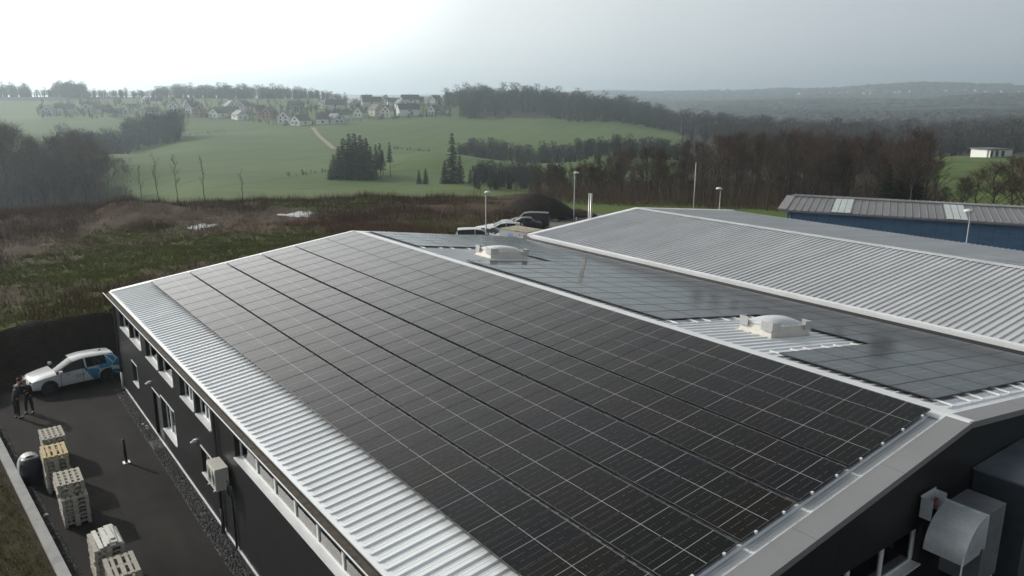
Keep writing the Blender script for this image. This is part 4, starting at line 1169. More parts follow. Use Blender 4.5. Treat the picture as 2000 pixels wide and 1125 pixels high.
m_cglass = plain("car_glass", (.010, .012, .014), .06, spec=.8, var=0)
m_tyre = plain("tyre_rubber", (.010, .010, .011), .8)
m_rim = plain("dark_alloy", (.06, .06, .065), .35, .6)
m_red = plain("red_lens", (.30, .012, .012), .25)
m_lens = plain("clear_lens", (.35, .37, .40), .15)
SHAPES = {
 "hatchback": dict(st=[(2.14, .60, .56, .60), (2.08, .70, .66, .72), (1.9, .80, .75, .82), (1.45, .90, .84, .885), (.95, .98, .90, .90), (.15, 1.40, .95, .90), (-.35, 1.465, .955, .90), (-.42, 1.468, .957, .90), (-.95, 1.455, .965, .90), (-1.35, 1.43, .975, .895), (-1.78, 1.37, .985, .88), (-2.05, 1.00, .95, .86), (-2.14, .88, .84, .80)], ws=4, rw=10, sw=(4, 9)),
 "estate": dict(st=[(2.3, .60, .56, .60), (2.22, .70, .66, .74), (2.0, .80, .76, .84), (1.5, .90, .85, .895), (1.0, .98, .91, .91), (.2, 1.42, .96, .91), (-.35, 1.49, .965, .91), (-.42, 1.49, .967, .91), (-1.1, 1.48, .97, .91), (-1.75, 1.46, .975, .905), (-2.1, 1.42, .985, .89), (-2.27, 1.02, .96, .87), (-2.32, .88, .84, .82)], ws=4, rw=10, sw=(4, 10)),
 "saloon": dict(st=[(2.3, .60, .56, .60), (2.22, .70, .66, .74), (2.0, .78, .74, .84), (1.5, .87, .83, .89), (.9, .95, .89, .905), (.05, 1.36, .94, .905), (-.35, 1.42, .945, .905), (-.42, 1.42, .947, .905), (-.9, 1.40, .95, .905), (-1.15, 1.36, .955, .9), (-1.75, 1.02, .965, .89), (-2.15, .97, .92, .86), (-2.3, .82, .8, .8)], ws=4, rw=9, sw=(4, 9)),
 "van": dict(st=[(2.2, .70, .64, .66), (2.12, .85, .8, .78), (1.9, .98, .92, .86), (1.6, 1.06, 1.0, .91), (1.25, 1.12, 1.04, .92), (.7, 1.66, 1.08, .92), (.0, 1.76, 1.08, .92), (-.1, 1.76, 1.08, .92), (-1.0, 1.76, 1.08, .92), (-1.7, 1.74, 1.08, .915), (-2.12, 1.70, 1.08, .90), (-2.2, 1.12, 1.04, .89), (-2.23, .95, .9, .86)], ws=4, rw=10, sw=(4, 10)),
}
CARM = {}
def car_meshes(shape, mat, key):
    S = SHAPES[shape]; st = S["st"]
    def ring(s):
        x, top, belt, w = s
        tall = top - belt > .12
        wr = w * (.70 if tall else .86); zb = .20 if abs(x) < 1.9 else .28
        half = [(0, zb), (w * .88, zb), (w * .985, zb + .10), (w, .50 if belt > .6 else (zb + belt) / 2), (w * .985, belt), (wr, top - (.07 if tall else .025)), (wr * .80, top - .005), (0, top + (.012 if tall else .008))]
        return half
    parts = {"body": MB(), "windscreen": MB(), "side_window": MB(), "side_window_": MB(), "rear_window": MB()}
    rings = [ring(s) for s in st]
    for i in range(len(st) - 1):
        for j in range(7):
            for sg in (1, -1):
                q = [(st[i][0], sg * rings[i][j][0], rings[i][j][1]), (st[i][0], sg * rings[i][j + 1][0], rings[i][j + 1][1]), (st[i + 1][0], sg * rings[i + 1][j + 1][0], rings[i + 1][j + 1][1]), (st[i + 1][0], sg * rings[i + 1][j][0], rings[i + 1][j][1])]
                if j == 4 and S["sw"][0] <= i < S["sw"][1] and not (st[i][0] - st[i + 1][0] < .1): tgt = "side_window" if sg > 0 else "side_window_"
                elif i == S["ws"] and j >= 5: tgt = "windscreen"
                elif i == S["rw"] and j >= 5: tgt = "rear_window"
                else: tgt = "body"
                parts[tgt].add(q, [(0, 1, 2, 3)])
    for e in (0, -1):
        for sg in (1, -1): parts["body"].add([(st[e][0], sg * a, b) for a, b in rings[e]], [tuple(range(8))])
    out = {}
    for k, mb in parts.items():
        me = mb.mesh("car_" + k if k != "body" else "car_body", mat if k == "body" else m_cglass)
        bm = bmesh.new(); bm.from_mesh(me); bmesh.ops.remove_doubles(bm, verts=bm.verts, dist=.001); bmesh.ops.recalc_face_normals(bm, faces=bm.faces)
        bm.to_mesh(me); bm.free()
        me.polygons.foreach_set("use_smooth", [True] * len(me.polygons))
        try: me.set_sharp_from_angle(angle=R(40))
        except Exception: pass
        out[k] = me
    CARM[key] = out
    return out
ty = MB(); ty.tube([(0, -.10, 0), (0, -.085, 0), (0, .085, 0), (0, .10, 0)], [.285, .315, .315, .285], 22); me_ty = ty.mesh("tyre", m_tyre, True)
rm = MB(); rm.tube([(0, -.105, 0), (0, .105, 0)], .20, 14)
for k in range(5):
    a_ = k * 2 * math.pi / 5
    rm.obox((.11 * math.cos(a_), 0, .11 * math.sin(a_)), (.09 * math.cos(a_), 0, .09 * math.sin(a_)), (0, .112, 0), (-.022 * math.sin(a_), 0, .022 * math.cos(a_)))
me_rm = rm.mesh("rim", m_rim)
def car(shape, mat, key, loc, heading, label, group=None, name="parked_car", detail=True):
    """heading = direction of the front (world angle); local +x = front"""
    ms = CARM.get(key) or car_meshes(shape, mat, key)
    L2 = SHAPES[shape]["st"][0][0]; Lr = SHAPES[shape]["st"][-1][0]; wb = 1.31 if shape == "hatchback" else 1.36
    r = empty(name, loc, heading)
    for k in ("body", "windscreen", "side_window", "side_window_", "rear_window"):
        link(bpy.data.objects.new(k.rstrip("_"), ms[k]), r)
    for sx in (wb, -wb):
        for sy in (-1, 1):
            w = bpy.data.objects.new("wheel", me_ty); w.location = (sx, sy * .815, .315); link(w, r)
            link(bpy.data.objects.new("rim", me_rm), w)
    a = MB()
    for sx in (wb, -wb):
        for sy in (-1, 1): a.tube([(sx, sy * .80, .33), (sx, sy * .9055, .33)], .375, 20)
    a.build("wheel_arch", m_dark, r)
    bd = [s for s in SHAPES[shape]["st"]]
    zl = .66 if shape != "van" else .82
    for sy in (-1, 1):
        q = MB(); q.obox((L2 - .17, sy * .60, zl - .01), (.10, sy * -.05 , .05), (.05, sy * .13, 0), (-.02, 0, .05)); q.build("headlight", m_lens, r)
        q = MB(); q.obox((Lr + .07, sy * .70, .88 if shape != "van" else 1.0), (.05, 0, 0), (0, .13, 0), (0, 0, .07)); q.build("tail_light", m_red, r)
        q = MB(); q.obox((.78 if shape != "van" else 1.0, sy * 1.0, 1.0 if shape != "van" else 1.15), (.07, 0, 0), (0, .10, 0), (0, 0, .065)); q.build("wing_mirror", mat, r)
    q = MB(); q.box(L2 - .06, L2 + .012, -.52, .52, .30, .46); q.build("grille", m_dark, r)
    q = MB(); q.box(Lr - .012, Lr + .03, -.26, .26, .62, .73); q.build("number_plate", m_white, r)
    return tag(r, label, "car", group)
hd = math.atan2(-.13, -.99)
c0 = car("hatchback", paint("white_and_blue_wrap", None, True), "wrap", (4.30, 43.12, 0), math.atan2(-.34, -2.56), "white hatchback with blue honeycomb wrap at the rear, parked by the hall corner")
# small dark lettering block and hood spots of the wrap (unreadable in the photograph)
q = MB()
for k, w in enumerate((.05, .04, .05, .045, .05)): q.box(.12 - k * .085 - w, .12 - k * .085, .9045, .909, .66, .715)
q.box(-.28, .16, .9045, .909, .615, .622); q.box(-.20, .10, .9045, .909, .575, .59)
q.build("door_lettering", plain("dark_lettering", (.03, .05, .08), .5), c0)
q = MB()
for k in range(3): q.box(-.03 - k * .9 + .4, .10 - k * .9 + .4, .902, .915, .80, .825)
q.build("door_handle", m_dark, c0)
q = MB(); q.add([(-1.35, 0, 1.42), (-1.2, 0, 1.44), (-1.38, 0, 1.52), (-1.35, .015, 1.42), (-1.2, .015, 1.44), (-1.38, .015, 1.52)], [(0, 1, 2), (3, 5, 4), (0, 3, 4, 1), (1, 4, 5, 2), (2, 5, 3, 0)]); q.build("antenna", m_dark, c0)

LG = "cars parked on the gravel lot"
hl_ = math.atan2(.62, -.78)
def lotcar(px, py, zr, shape, c, key, head, label):
    p = at_z(px, py, zr)
    return car(shape, paint("paint_" + key, c), key, (p.x, p.y, hz(p.x, p.y) + .02), head, label, LG)
lotcar(935, 448.5, 1.50, "estate", (.62, .64, .64), "white_estate", hl_ + math.pi + .1, "white estate car in front of the street lamp, nose to the right")
lotcar(961, 446, 1.46, "hatchback", (.60, .62, .64), "white_small", hl_ + math.pi - .5, "white car with dark windscreen between the lamp and the box trailer")
lotcar(982, 435.5, 1.46, "hatchback", (.36, .37, .38), "silver", hl_ + .0, "silver hatchback parked behind the two white cars")
lotcar(980, 432.0, 1.40, "saloon", (.42, .43, .43), "grey_saloon", hl_ + .05, "pale grey car mostly hidden behind the silver hatchback")
lotcar(1018, 424.5, 1.42, "saloon", (.020, .025, .035), "black_saloon", hl_ - .02, "dark blue saloon parked tail towards the halls")
lotcar(1035, 414.5, 1.74, "van", (.018, .020, .024), "black_van", hl_ - .05, "black people carrier at the far end of the parked row")
# box trailer with weathered roof
A_ = at_z(976, 446, 2.45); B_ = at_z(1029, 454.5, 2.45); dA = Vector((B_.x - A_.x, B_.y - A_.y, 0)); La = dA.length; dA.normalize()
tr = empty("box_trailer", (A_.x, A_.y, 0), math.atan2(dA.y, dA.x)); tag(tr, "pale box trailer with stained roof beside the parked cars", "trailer")
W_ = 2.3
q = MB(); q.box(0, La, 0, W_, .55, 2.42); q.build("box_body", plain("dirty_white_panel", (.45, .46, .46), .5, var=.12), tr)
t = NT("stained_roof"); nn = t.noise(t.mapping(t.coord("Object"), (.7, 2, 1)), 1.6, 5, .6)
q = MB(); q.box(-.03, La + .03, -.03, W_ + .03, 2.422, 2.47); q.build("roof", t.base(t.ramp(nn, [(.35, (.42, .40, .34)), (.5, (.34, .29, .17)), (.56, (.10, .075, .05)), (.66, (.45, .43, .38))]), .7), tr)
q = MB(); q.box(La * .32, La * .50, -.012, -.002, 1.75, 2.12); q.build("blue_notice", plain("pale_blue_notice", (.20, .33, .55), .5), tr)
q = MB()
for k in range(5): q.tube([(La * .72, -.008, 1.55), (La * .76, -.008, 1.9), (La * .72, -.008, 2.25)], .02, 4)
q.tube([(La * .84, -.008, 1.6), (La * .97, -.008, 2.2)], .03, 4); q.tube([(La * .97, -.008, 1.6), (La * .88, -.008, 2.2)], .03, 4)
q.build("painted_mark", m_dark, tr)
for x in (.5, La - .6):
    for y in (.12, W_ - .12): w = bpy.data.objects.new("wheel", me_ty); w.location = (x, y, .315); link(w, tr)

# ---------------------------------------------------------------- lamps, poles, heap
m_pole = plain("galvanised_pole", (.30, .31, .31), .5, .3)
m_lampw = plain("white_lamp_head", (.62, .63, .62), .35)
def street_lamp(top, base_z, label, rz):
    r = empty("street_lamp", (top.x, top.y, base_z), rz); h = top.z - base_z
    q = MB(); q.tube([(0, 0, 0), (0, 0, 1.2), (0, 0, 1.22), (0, 0, h - .1)], [.075, .07, .055, .045], 10); q.build("pole", m_pole, r, True)
    q = MB(); n = 14
    rings = [(.0, .16), (.10, .15), (.2, .11), (.26, .04), (.27, 0.0)]
    vs, fs = [], []
    for (rr_, zz) in rings[::-1]:
        pass
    prof = [(.28, -.03), (.27, .03), (.22, .10), (.13, .15), (.0, .17)]
    for (rr_, zz) in prof:
        for k in range(n): vs.append((.17 + rr_ * 1.15 * math.cos(2 * math.pi * k / n), rr_ * math.sin(2 * math.pi * k / n), h - .1 + zz))
    for i in range(len(prof) - 1):
        for k in range(n): fs.append((i * n + k, i * n + (k + 1) % n, (i + 1) * n + (k + 1) % n, (i + 1) * n + k))
    fs.append(tuple(range(n))); q.add(vs, fs); q.build("lamp_head", m_lampw, r, True)
    return tag(r, label, "street lamp", "street lamps around the halls")
rzl = -YAW
p = at_d(949, 374, 71); street_lamp(p, 0, "street lamp rising beside the white estate car", rzl)
b = at_z(1120.7, 433, 0); d = math.hypot(b.x, b.y); p = at_d(1121.5, 336, d); p.x, p.y = b.x, b.y; street_lamp(p, 0, "tall street lamp in front of the bare wood, left of the twin flues", rzl)
p = at_d(1408, 367, 76); street_lamp(p, 0, "short looking street lamp behind the plain grey roof ridge", rzl + 2.6)
p = at_d(1897, 410, 63); street_lamp(p, 0, "street lamp in front of the blue hall", rzl + 2.8)
b = at_d(1354.5, 402, 100); p = at_d(1358, 319, 100)
zb_ = hz(b.x, b.y)
fp = empty("flagpole", (b.x, b.y, zb_)); q = MB(); q.tube([(0, 0, 0), (0, 0, p.z - zb_)], [.06, .035], 8); q.build("pole", m_lampw, fp, True)
q = MB(); q.tube([(0, 0, p.z - zb_), (0, 0, p.z - zb_ + .08)], .06, 8); q.build("cap", m_lampw, fp, True)
tag(fp, "slim white flagpole standing on the meadow before the wood", "flagpole")
b = at_z(1125.5, 433, 0)
tag(MB().tube([(b.x, b.y, 0), (b.x, b.y, .55)], .07, 8).build("marker_post", m_lampw, None, True), "short white marker post at the foot of the tall lamp", "post")
def heap(px, py, wdt, hh, label, mat, seed, dd=None):
    p = at_z(px, py, 0); zb_ = hz(p.x, p.y)
    n, m_ = 36, 14; vs, fs = [], []
    for i in range(m_ + 1):
        for k in range(n):
            a_ = 2 * math.pi * k / n; rr_ = wdt / 2 * i / m_
            x, y = rr_ * math.cos(a_) * 1.1, rr_ * math.sin(a_) * .8
            prof_ = (1 - (i / m_)**1.6)
            z = hh * prof_ + (.35 * float(fbm(np.array([x + p.x]), np.array([y + p.y]), 1.3, seed, 4)[0])) * (1 - (i / m_)**4) - (.25 if i == m_ else 0)
            vs.append((x, y, z))
    for i in range(m_):
        for k in range(n): fs.append((i * n + k, i * n + (k + 1) % n, (i + 1) * n + (k + 1) % n, (i + 1) * n + k))
    q = MB(); q.add(vs, fs); o = q.build("spoil_heap", mat, None, True); o.location = (p.x, p.y, zb_); o.rotation_euler = (0, 0, -YAW)
    return tag(o, label, "heap")
heap(1047, 424, 9.0, 2.5, "dark earth heap behind the parked cars", m_soil, 5)
heap(1126, 421, 5.0, .95, "low brown earth heap right of the tall dark one", m_ground, 6)
for k, (px, py, s) in enumerate(((1076, 431, .8), (1085, 433, .5), (1092, 430, .35))):
    p = at_z(px, py, 0)
    crumple((p.x, p.y, 0), s, "grey boulder at the foot of the heaps, %s from the parked cars" % ORD[k], "boulder", "boulder", plain("boulder_stone%d" % k, (.13, .12, .11), .9, var=.3), "boulders by the earth heaps")

# ---------------------------------------------------------------- people
def skinned(name, joints, edges, mat, parent, sub=2, root=0):
    me = bpy.data.meshes.new(name); me.from_pydata([j[:3] for j in joints], edges, [])
    me.materials.append(mat)
    o = link(bpy.data.objects.new(name, me), parent)
    sk = o.modifiers.new("Skin", 'SKIN'); sk.use_smooth_shade = True
    if not me.skin_vertices: pass
    for i, j in enumerate(joints):
        d = me.skin_vertices[0].data[i]; d.radius = (j[3], j[4] if len(j) > 4 else j[3]); d.use_root = (i == root)
    s = o.modifiers.new("Subdivision", 'SUBSURF'); s.levels = sub; s.render_levels = sub
    return o
m_skin = plain("skin", (.42, .25, .18), .5, var=.05)
m_jack = plain("black_jacket", (.012, .012, .014), .7, var=.2)
m_trou = plain("dark_trousers", (.018, .018, .022), .75, var=.2)
def person(loc, rz, h, lean, label, shoe_mat, hair_mat, foot_gap, arm_fwd, head_down):
    """local +y = facing"""
    r = empty("person", loc, rz); s = h / 1.75
    P_ = lambda x, y, z, *rad: (x * s, y * s, z * s, *[q * s for q in rad])
    ly = lambda z: lean * max(0, z - .92)          # forward lean of the trunk
    fx = foot_gap / 2 / s
    hip, kn, an = .93, .50, .09
    sh, nk = 1.42, 1.50
    hy = ly(1.58) + .05 * head_down
    J = [P_(0, 0, hip, .135, .10), P_(0, ly(1.12), 1.12, .135, .09), P_(0, ly(1.3), 1.30, .155, .10), P_(0, ly(sh), sh, .09, .075), P_(0, ly(nk) + .01, nk, .058), P_(0, hy, 1.60, .075, .085), P_(0, hy + .005, 1.69, .08, .09), P_(0, hy - .005, 1.75, .055, .06)]
    E_ = [(0, 1), (1, 2), (2, 3), (3, 4), (4, 5), (5, 6), (6, 7)]
    hands = []
    for sx in (-1, 1):
        b0 = len(J)
        J += [P_(sx * .09, 0, .86, .085), P_(sx * (.5 * fx + .05), .015, kn, .058), P_(sx * fx, 0, an, .038), P_(sx * fx, .10, .04, .036, .03), P_(sx * fx, .17, .03, .032, .025)]
        E_ += [(0, b0), (b0, b0 + 1), (b0 + 1, b0 + 2), (b0 + 2, b0 + 3), (b0 + 3, b0 + 4)]
        b1 = len(J)
        el = (sx * .25, ly(1.14) + .06 * arm_fwd, 1.13); wr = (sx * .15, ly(1.1) + .28 * arm_fwd, 1.10 + .06 * arm_fwd)
        J += [P_(sx * .19, ly(1.40), 1.40, .062), P_(*el, .045), P_(*wr, .030), P_(wr[0] - sx * .02, wr[1] + .09, wr[2] + .01, .036, .02)]
        E_ += [(3, b1), (b1, b1 + 1), (b1 + 1, b1 + 2), (b1 + 2, b1 + 3)]
        hands.append((wr[0] - sx * .02, wr[1] + .09, wr[2] + .01, sx))
    body = skinned("body", J, E_, m_skin, r)
    # fingers
    for (hx, hy_, hz_, sx) in hands:
        for k in range(4):
            x = hx + (k - 1.5) * .018; L_ = (.06, .07, .066, .052)[k]
            skinned("finger", [P_(x, hy_ + .005, hz_, .009), P_(x, hy_ + .02 + L_ * .55, hz_ - .01, .008), P_(x * .98, hy_ + .02 + L_, hz_ - .035, .007)], [(0, 1), (1, 2)], m_skin, r, 1)
        skinned("thumb", [P_(hx - sx * .03, hy_ - .02, hz_, .010), P_(hx - sx * .055, hy_ + .02, hz_ + .01, .009), P_(hx - sx * .05, hy_ + .05, hz_ + .012, .008)], [(0, 1), (1, 2)], m_skin, r, 1)
    # clothes follow the same skeleton, a little wider
    JJ = [P_(0, 0, .84, .165, .135), P_(0, ly(1.0), 1.0, .165, .13), P_(0, ly(1.3), 1.30, .185, .135), P_(0, ly(sh), sh, .12, .10), P_(0, ly(1.485), 1.485, .075)]
    EE = [(0, 1), (1, 2), (2, 3), (3, 4)]
    for sx in (-1, 1):
        b1 = len(JJ); el = (sx * .25, ly(1.14) + .06 * arm_fwd, 1.13); wr = (sx * .15, ly(1.1) + .28 * arm_fwd, 1.10 + .06 * arm_fwd)
        JJ += [P_(sx * .195, ly(1.40), 1.40, .085), P_(*el, .064), P_(*wr, .048)]; EE += [(3, b1), (b1, b1 + 1), (b1 + 1, b1 + 2)]
    skinned("jacket", JJ, EE, m_jack, r)
    JT = [P_(0, 0, .96, .15, .12), P_(0, 0, .88, .15, .12)]; ET = [(0, 1)]
    for sx in (-1, 1):
        b1 = len(JT); JT += [P_(sx * .09, 0, .80, .10), P_(sx * (.5 * fx + .05), .015, kn, .075), P_(sx * fx, 0, .12, .055)]; ET += [(1, b1), (b1, b1 + 1), (b1 + 1, b1 + 2)]
    skinned("trousers", JT, ET, m_trou, r)
    for sx in (-1, 1):
        skinned("shoe", [P_(sx * fx, -.05, .05, .05, .045), P_(sx * fx, .06, .045, .052, .042), P_(sx * fx, .19, .035, .045, .03)], [(0, 1), (1, 2)], shoe_mat, r, 2)
    # head: face, ears, hair
    bmh = lambda nm, loc_, rad, sc_, mat: crumple_smooth(nm, tuple(q * s for q in loc_), rad * s, sc_, mat, r)
    bmh("nose", (0, hy + .105, 1.645), .017, (1, 1.3, 1.4), m_skin)
    for sx in (-1, 1):
        bmh("eye", (sx * .032, hy + .088, 1.675), .012, (1.2, .6, .8), m_dark); bmh("ear", (sx * .083, hy, 1.66), .024, (.45, .8, 1.3), m_skin)
    bmh("mouth", (0, hy + .092, 1.605), .018, (1.4, .5, .4), m_red)
    bmh("hair", (0, hy - .018, 1.70), .098, (.98, 1.04, .88), hair_mat)
    return tag(r, label, "person")
def crumple_smooth(nm, loc, rad, sc_, mat, parent):
    bm = bmesh.new(); bmesh.ops.create_icosphere(bm, subdivisions=2, radius=rad)
    for v in bm.verts: v.co = Vector((v.co.x * sc_[0], v.co.y * sc_[1], v.co.z * sc_[2]))
    me = bpy.data.meshes.new(nm); bm.to_mesh(me); bm.free(); me.materials.append(mat)
    me.polygons.foreach_set("use_smooth", [True] * len(me.polygons))
    o = link(bpy.data.objects.new(nm, me), parent); o.location = loc; return o
person((1.53, 39.62, 0), R(-65), 1.80, .38, "person in dark clothes and white shoes leaning forward, left of the other", plain("white_shoes", (.55, .55, .53), .6), plain("dark_hair", (.015, .012, .010), .7), .26, .9, 1.0)
person((2.04, 39.93, 0), R(150), 1.66, .16, "person in dark clothes with fair hair beside the front of the hatchback", m_dark, plain("fair_hair", (.30, .22, .12), .7), .30, .7, .6)
# ================================================================ vegetation and village
def ground_hit(x, y, d0=90.0, d1=2500.0):
    """first point where the sight line through a spot of the photograph meets the terrain"""
    ds_ = np.exp(np.linspace(math.log(d0), math.log(d1), 700))
    v = ray(x, y); k = 1 / math.hypot(v.x, v.y)
    X, Y, Z = v.x * k * ds_, v.y * k * ds_, H + v.z * k * ds_
    g_ = hgt(X, Y)
    hit = np.nonzero(Z <= g_)[0]
    i = hit[0] if len(hit) else int(np.argmin(np.abs(Z - g_)))
    return Vector((X[i], Y[i], g_[i]))

def bark(name, c, var=.35):
    t = NT(name); n = t.noise(t.mapping(t.coord("Object"), (3, 3, .6)), 2.0, 4, .6)
    return t.base(t.ramp(n, [(.3, tuple(x * (1 - var) for x in c)), (.7, tuple(x * (1 + var) for x in c))]), .9, 0, .2)
def twigm(name, a, b):
    t = NT(name); inf = t.new("ShaderNodeObjectInfo").outputs["Random"]
    n = t.noise(t.coord("Object"), .6, 3, .6)
    k = t.math('ADD', t.math('MULTIPLY', n, .6), t.math('MULTIPLY', inf, .4))
    return t.base(t.ramp(k, [(.25, a), (.75, b)]), .9, 0, .15)
m_bark = bark("grey_brown_bark", (.060, .050, .040)); m_barkb = bark("pale_bark", (.13, .12, .105))
m_twig = twigm("bare_twigs", (.052, .037, .028), (.125, .088, .064))
m_needle = twigm("dark_needles", (.008, .017, .010), (.020, .036, .018))
m_fartwig = twigm("distant_twigs", (.032, .029, .027), (.066, .057, .050))
m_brush = twigm("reddish_scrub_twigs", (.055, .028, .017), (.15, .080, .048))

def perp(d):
    a = d.orthogonal().normalized(); b = d.cross(a); return a, b
class TriBag:
    def __init__(s): s.v, s.f = [], []
    def strip(s, p, q, w0, w1, rnd):
        d = q - p
        a, b = perp(d); th = rnd.uniform(0, 6.283); n = a * math.cos(th) + b * math.sin(th)
        i = len(s.v)
        s.v += [tuple(p - n * w0), tuple(p + n * w0), tuple(q + n * w1), tuple(q - n * w1)]
        s.f.append((i, i + 1, i + 2, i + 3))
    def mesh(s, name, mat): return npmesh(name, np.array(s.v), np.array(s.f), mat)
def bare_tree(seed, h, spread, first, nlimb, twn, lean=.06, tw=.011):
    """trunk mesh with limbs, and a crown mesh of twigs; unit = metres"""
    rnd = random.Random(seed)
    tk, cr = MB(), TriBag()
    pts = [Vector((0, 0, -.3))]
    n = 8; dx, dy = rnd.uniform(-lean, lean), rnd.uniform(-lean, lean)
    for k in range(1, n + 1):
        z = h * .93 * k / n
        pts.append(Vector((dx * z + rnd.uniform(-.22, .22) * k / n * 2, dy * z + rnd.uniform(-.22, .22) * k / n * 2, z)))
    r0 = h * .0125
    tk.tube(pts, [r0 * (1 - .93 * (k / n) ** .9) + .008 for k in range(n + 1)], 6)
    def at(t):
        f = t * n; i = min(int(f), n - 1); return pts[i].lerp(pts[i + 1], f - i)
    def twigs(p, d, L, m):
        for _ in range(m):
            t0 = rnd.uniform(.15, 1.0)
            dd = (d + Vector((rnd.gauss(0, .55), rnd.gauss(0, .55), rnd.gauss(.18, .4)))).normalized()
            q0 = p + d * L * t0
            l_ = rnd.uniform(.5, 1.5) * (h / 12)
            q1 = q0 + dd * l_
            cr.strip(q0, q1, tw, tw * .5, rnd)
            if rnd.random() < .6:
                d2 = (dd + Vector((rnd.gauss(0, .6), rnd.gauss(0, .6), rnd.gauss(.1, .4)))).normalized()
                cr.strip(q0 + dd * l_ * .6, q0 + dd * l_ * .6 + d2 * l_ * .6, tw * .8, tw * .4, rnd)
    for i in range(nlimb):
        t = first + (1 - first) * (i + rnd.random() * .8) / nlimb
        p = at(min(t, .99)); az = rnd.uniform(0, 6.283)
        el = rnd.uniform(.5, 1.05) + .25 * t
        L = h * spread * (1.05 - .75 * ((t - first) / (1 - first)) ** 1.3) * rnd.uniform(.75, 1.2)
        d = Vector((math.cos(az) * math.cos(el), math.sin(az) * math.cos(el), math.sin(el)))
        q = [p]; dd = d.copy(); m = 4
        for k in range(m):
            dd = (dd + Vector((rnd.gauss(0, .13), rnd.gauss(0, .13), .10))).normalized(); q.append(q[-1] + dd * L / m)
        rr = max(.012, r0 * .42 * (1 - .6 * t))
        tk.tube(q, [rr * (1 - .85 * k / m) for k in range(m + 1)], 4, False)
        twigs(q[2], (q[4] - q[2]).normalized(), (q[4] - q[2]).length, twn)
        for s_ in range(rnd.randint(3, 5)):
            k = rnd.randint(1, 3); b0 = q[k].lerp(q[k + 1], rnd.random())
            sd = (dd + Vector((rnd.gauss(0, .7), rnd.gauss(0, .7), rnd.gauss(.15, .35)))).normalized(); sl_ = L * rnd.uniform(.3, .6)
            cr.strip(b0, b0 + sd * sl_, tw * 1.7, tw * .8, rnd)
            twigs(b0, sd, sl_, max(2, int(twn * .6)))
    twigs(at(.9), Vector((0, 0, 1)), h * .1, twn)
    return tk.mesh("trunk", m_bark), cr.mesh("crown", m_twig)
BT = [bare_tree(100 + k, 12.0, .30 + .05 * (k % 3), (.24, .32, .16, .40, .20, .28)[k % 6], 24 + (k % 3) * 5, 16) for k in range(7)]
SP = [bare_tree(300 + k, 12.0, .10 + .03 * k, .35, 7, 3, .05, .02) for k in range(3)]
def put_tree(kind, meshes, p, h, h0, rz, label, group, cat="tree", wide=1.0):
    r = empty(kind, (p.x, p.y, p.z), rz)
    s = h / h0; r.scale = (s * wide, s * wide, s)
    for nm, me in zip(("trunk", "crown"), meshes): link(bpy.data.objects.new(nm, me), r)
    return tag(r, label, cat, group)
def on(a, d):
    x, y = d * math.sin(a), d * math.cos(a); return Vector((x, y, hz(x, y)))
def top_h(xpix, ytop, p):
    d = math.hypot(p.x, p.y); return at_d(xpix, ytop, d).z - p.z

# ---- wood behind the halls
sky_x = [1040, 1060, 1100, 1150, 1200, 1270, 1350, 1400, 1450, 1500, 1560, 1600, 1660, 1700, 1780, 1815, 1835, 1850]
sky_y = [352, 335, 318, 306, 294, 284, 268, 262, 255, 258, 252, 256, 262, 257, 253, 270, 300, 320]
rnd = random.Random(5)
rows = [(119, 30, "front"), (131, 32, "second"), (145, 32, "third"), (161, 28, "rear")]
for d_, n_, rown in rows:
    xs_ = [1048 + (1836 - 1048) * (k + .5 + rnd.uniform(-.38, .38)) / n_ for k in range(n_)]
    for k, x in enumerate(xs_):
        x += rnd.uniform(-9, 9); d = d_ + rnd.uniform(-9, 9) - (6 if x > 1500 else 0)
        p = on(az_of(x, 350), d)
        h = top_h(x, float(np.interp(x, sky_x, sky_y)) + 7 + rnd.choice((0, 3, 8, 18, 30, 44)) + rnd.uniform(-2, 8), p)
        h = max(4.5, min(h, 19))
        put_tree("bare_tree", BT[rnd.randrange(7)], p, h, 12.0, rnd.uniform(0, 6.28), "bare tree, %s from the left in the %s row of the wood behind" % (ORD[k], rown), "bare trees of the wood behind the halls", wide=rnd.uniform(.85, 1.15))
# ---- young growth along the foot of the wood
for k in range(36):
    x = 1052 + 21.5 * k + rnd.uniform(-8, 8); p = on(az_of(x, 350), rnd.uniform(113, 124) - (5 if x > 1500 else 0))
    put_tree("young_tree", BT[rnd.randrange(7)], p, rnd.uniform(2.6, 5.8), 12.0, rnd.uniform(0, 6.28), "young bushy bare tree, %s from the left along the foot of the wood" % ORD[k], "young trees along the foot of the wood", wide=1.5)
# ---- brown trees at the right edge
for k, (x, d, yt) in enumerate(((1885, 108, 352), (1915, 112, 335), (1950, 106, 325), (1985, 110, 310), (2015, 108, 318), (1855, 118, 372), (2050, 112, 300))):
    p = on(az_of(x, 350), d)
    put_tree("bare_tree", BT[(k * 2 + 1) % 7], p, max(3.5, top_h(x, yt, p)), 12.0, k * 1.3, "bushy brown bare tree above the blue hall roof, %s from the left" % ORD[k], "brown trees behind the blue hall", wide=1.5)
# ---- bare trees down on the left
lx = [(-25, 150, 240), (2, 142, 246), (14, 158, 250), (30, 150, 256), (48, 160, 268), (62, 148, 276), (80, 158, 283), (97, 150, 282), (112, 160, 276), (128, 152, 268), (140, 165, 262), (152, 156, 264), (166, 150, 270), (178, 160, 268), (188, 152, 282), (205, 158, 300), (-60, 155, 240), (22, 170, 252), (70, 172, 272), (120, 174, 272)]
lx.sort()
for k, (x, d, yt) in enumerate(lx):
    p = on(az_of(x, 330), d * 2.1 - 90)
    put_tree("bare_tree", BT[(k * 3) % 7], p, max(4, top_h(x, yt, p)), 12.0, k * 2.1, "tall bare tree in the valley at the left edge, %s from the left" % ORD[k], "bare trees in the valley at the left", wide=1.15)
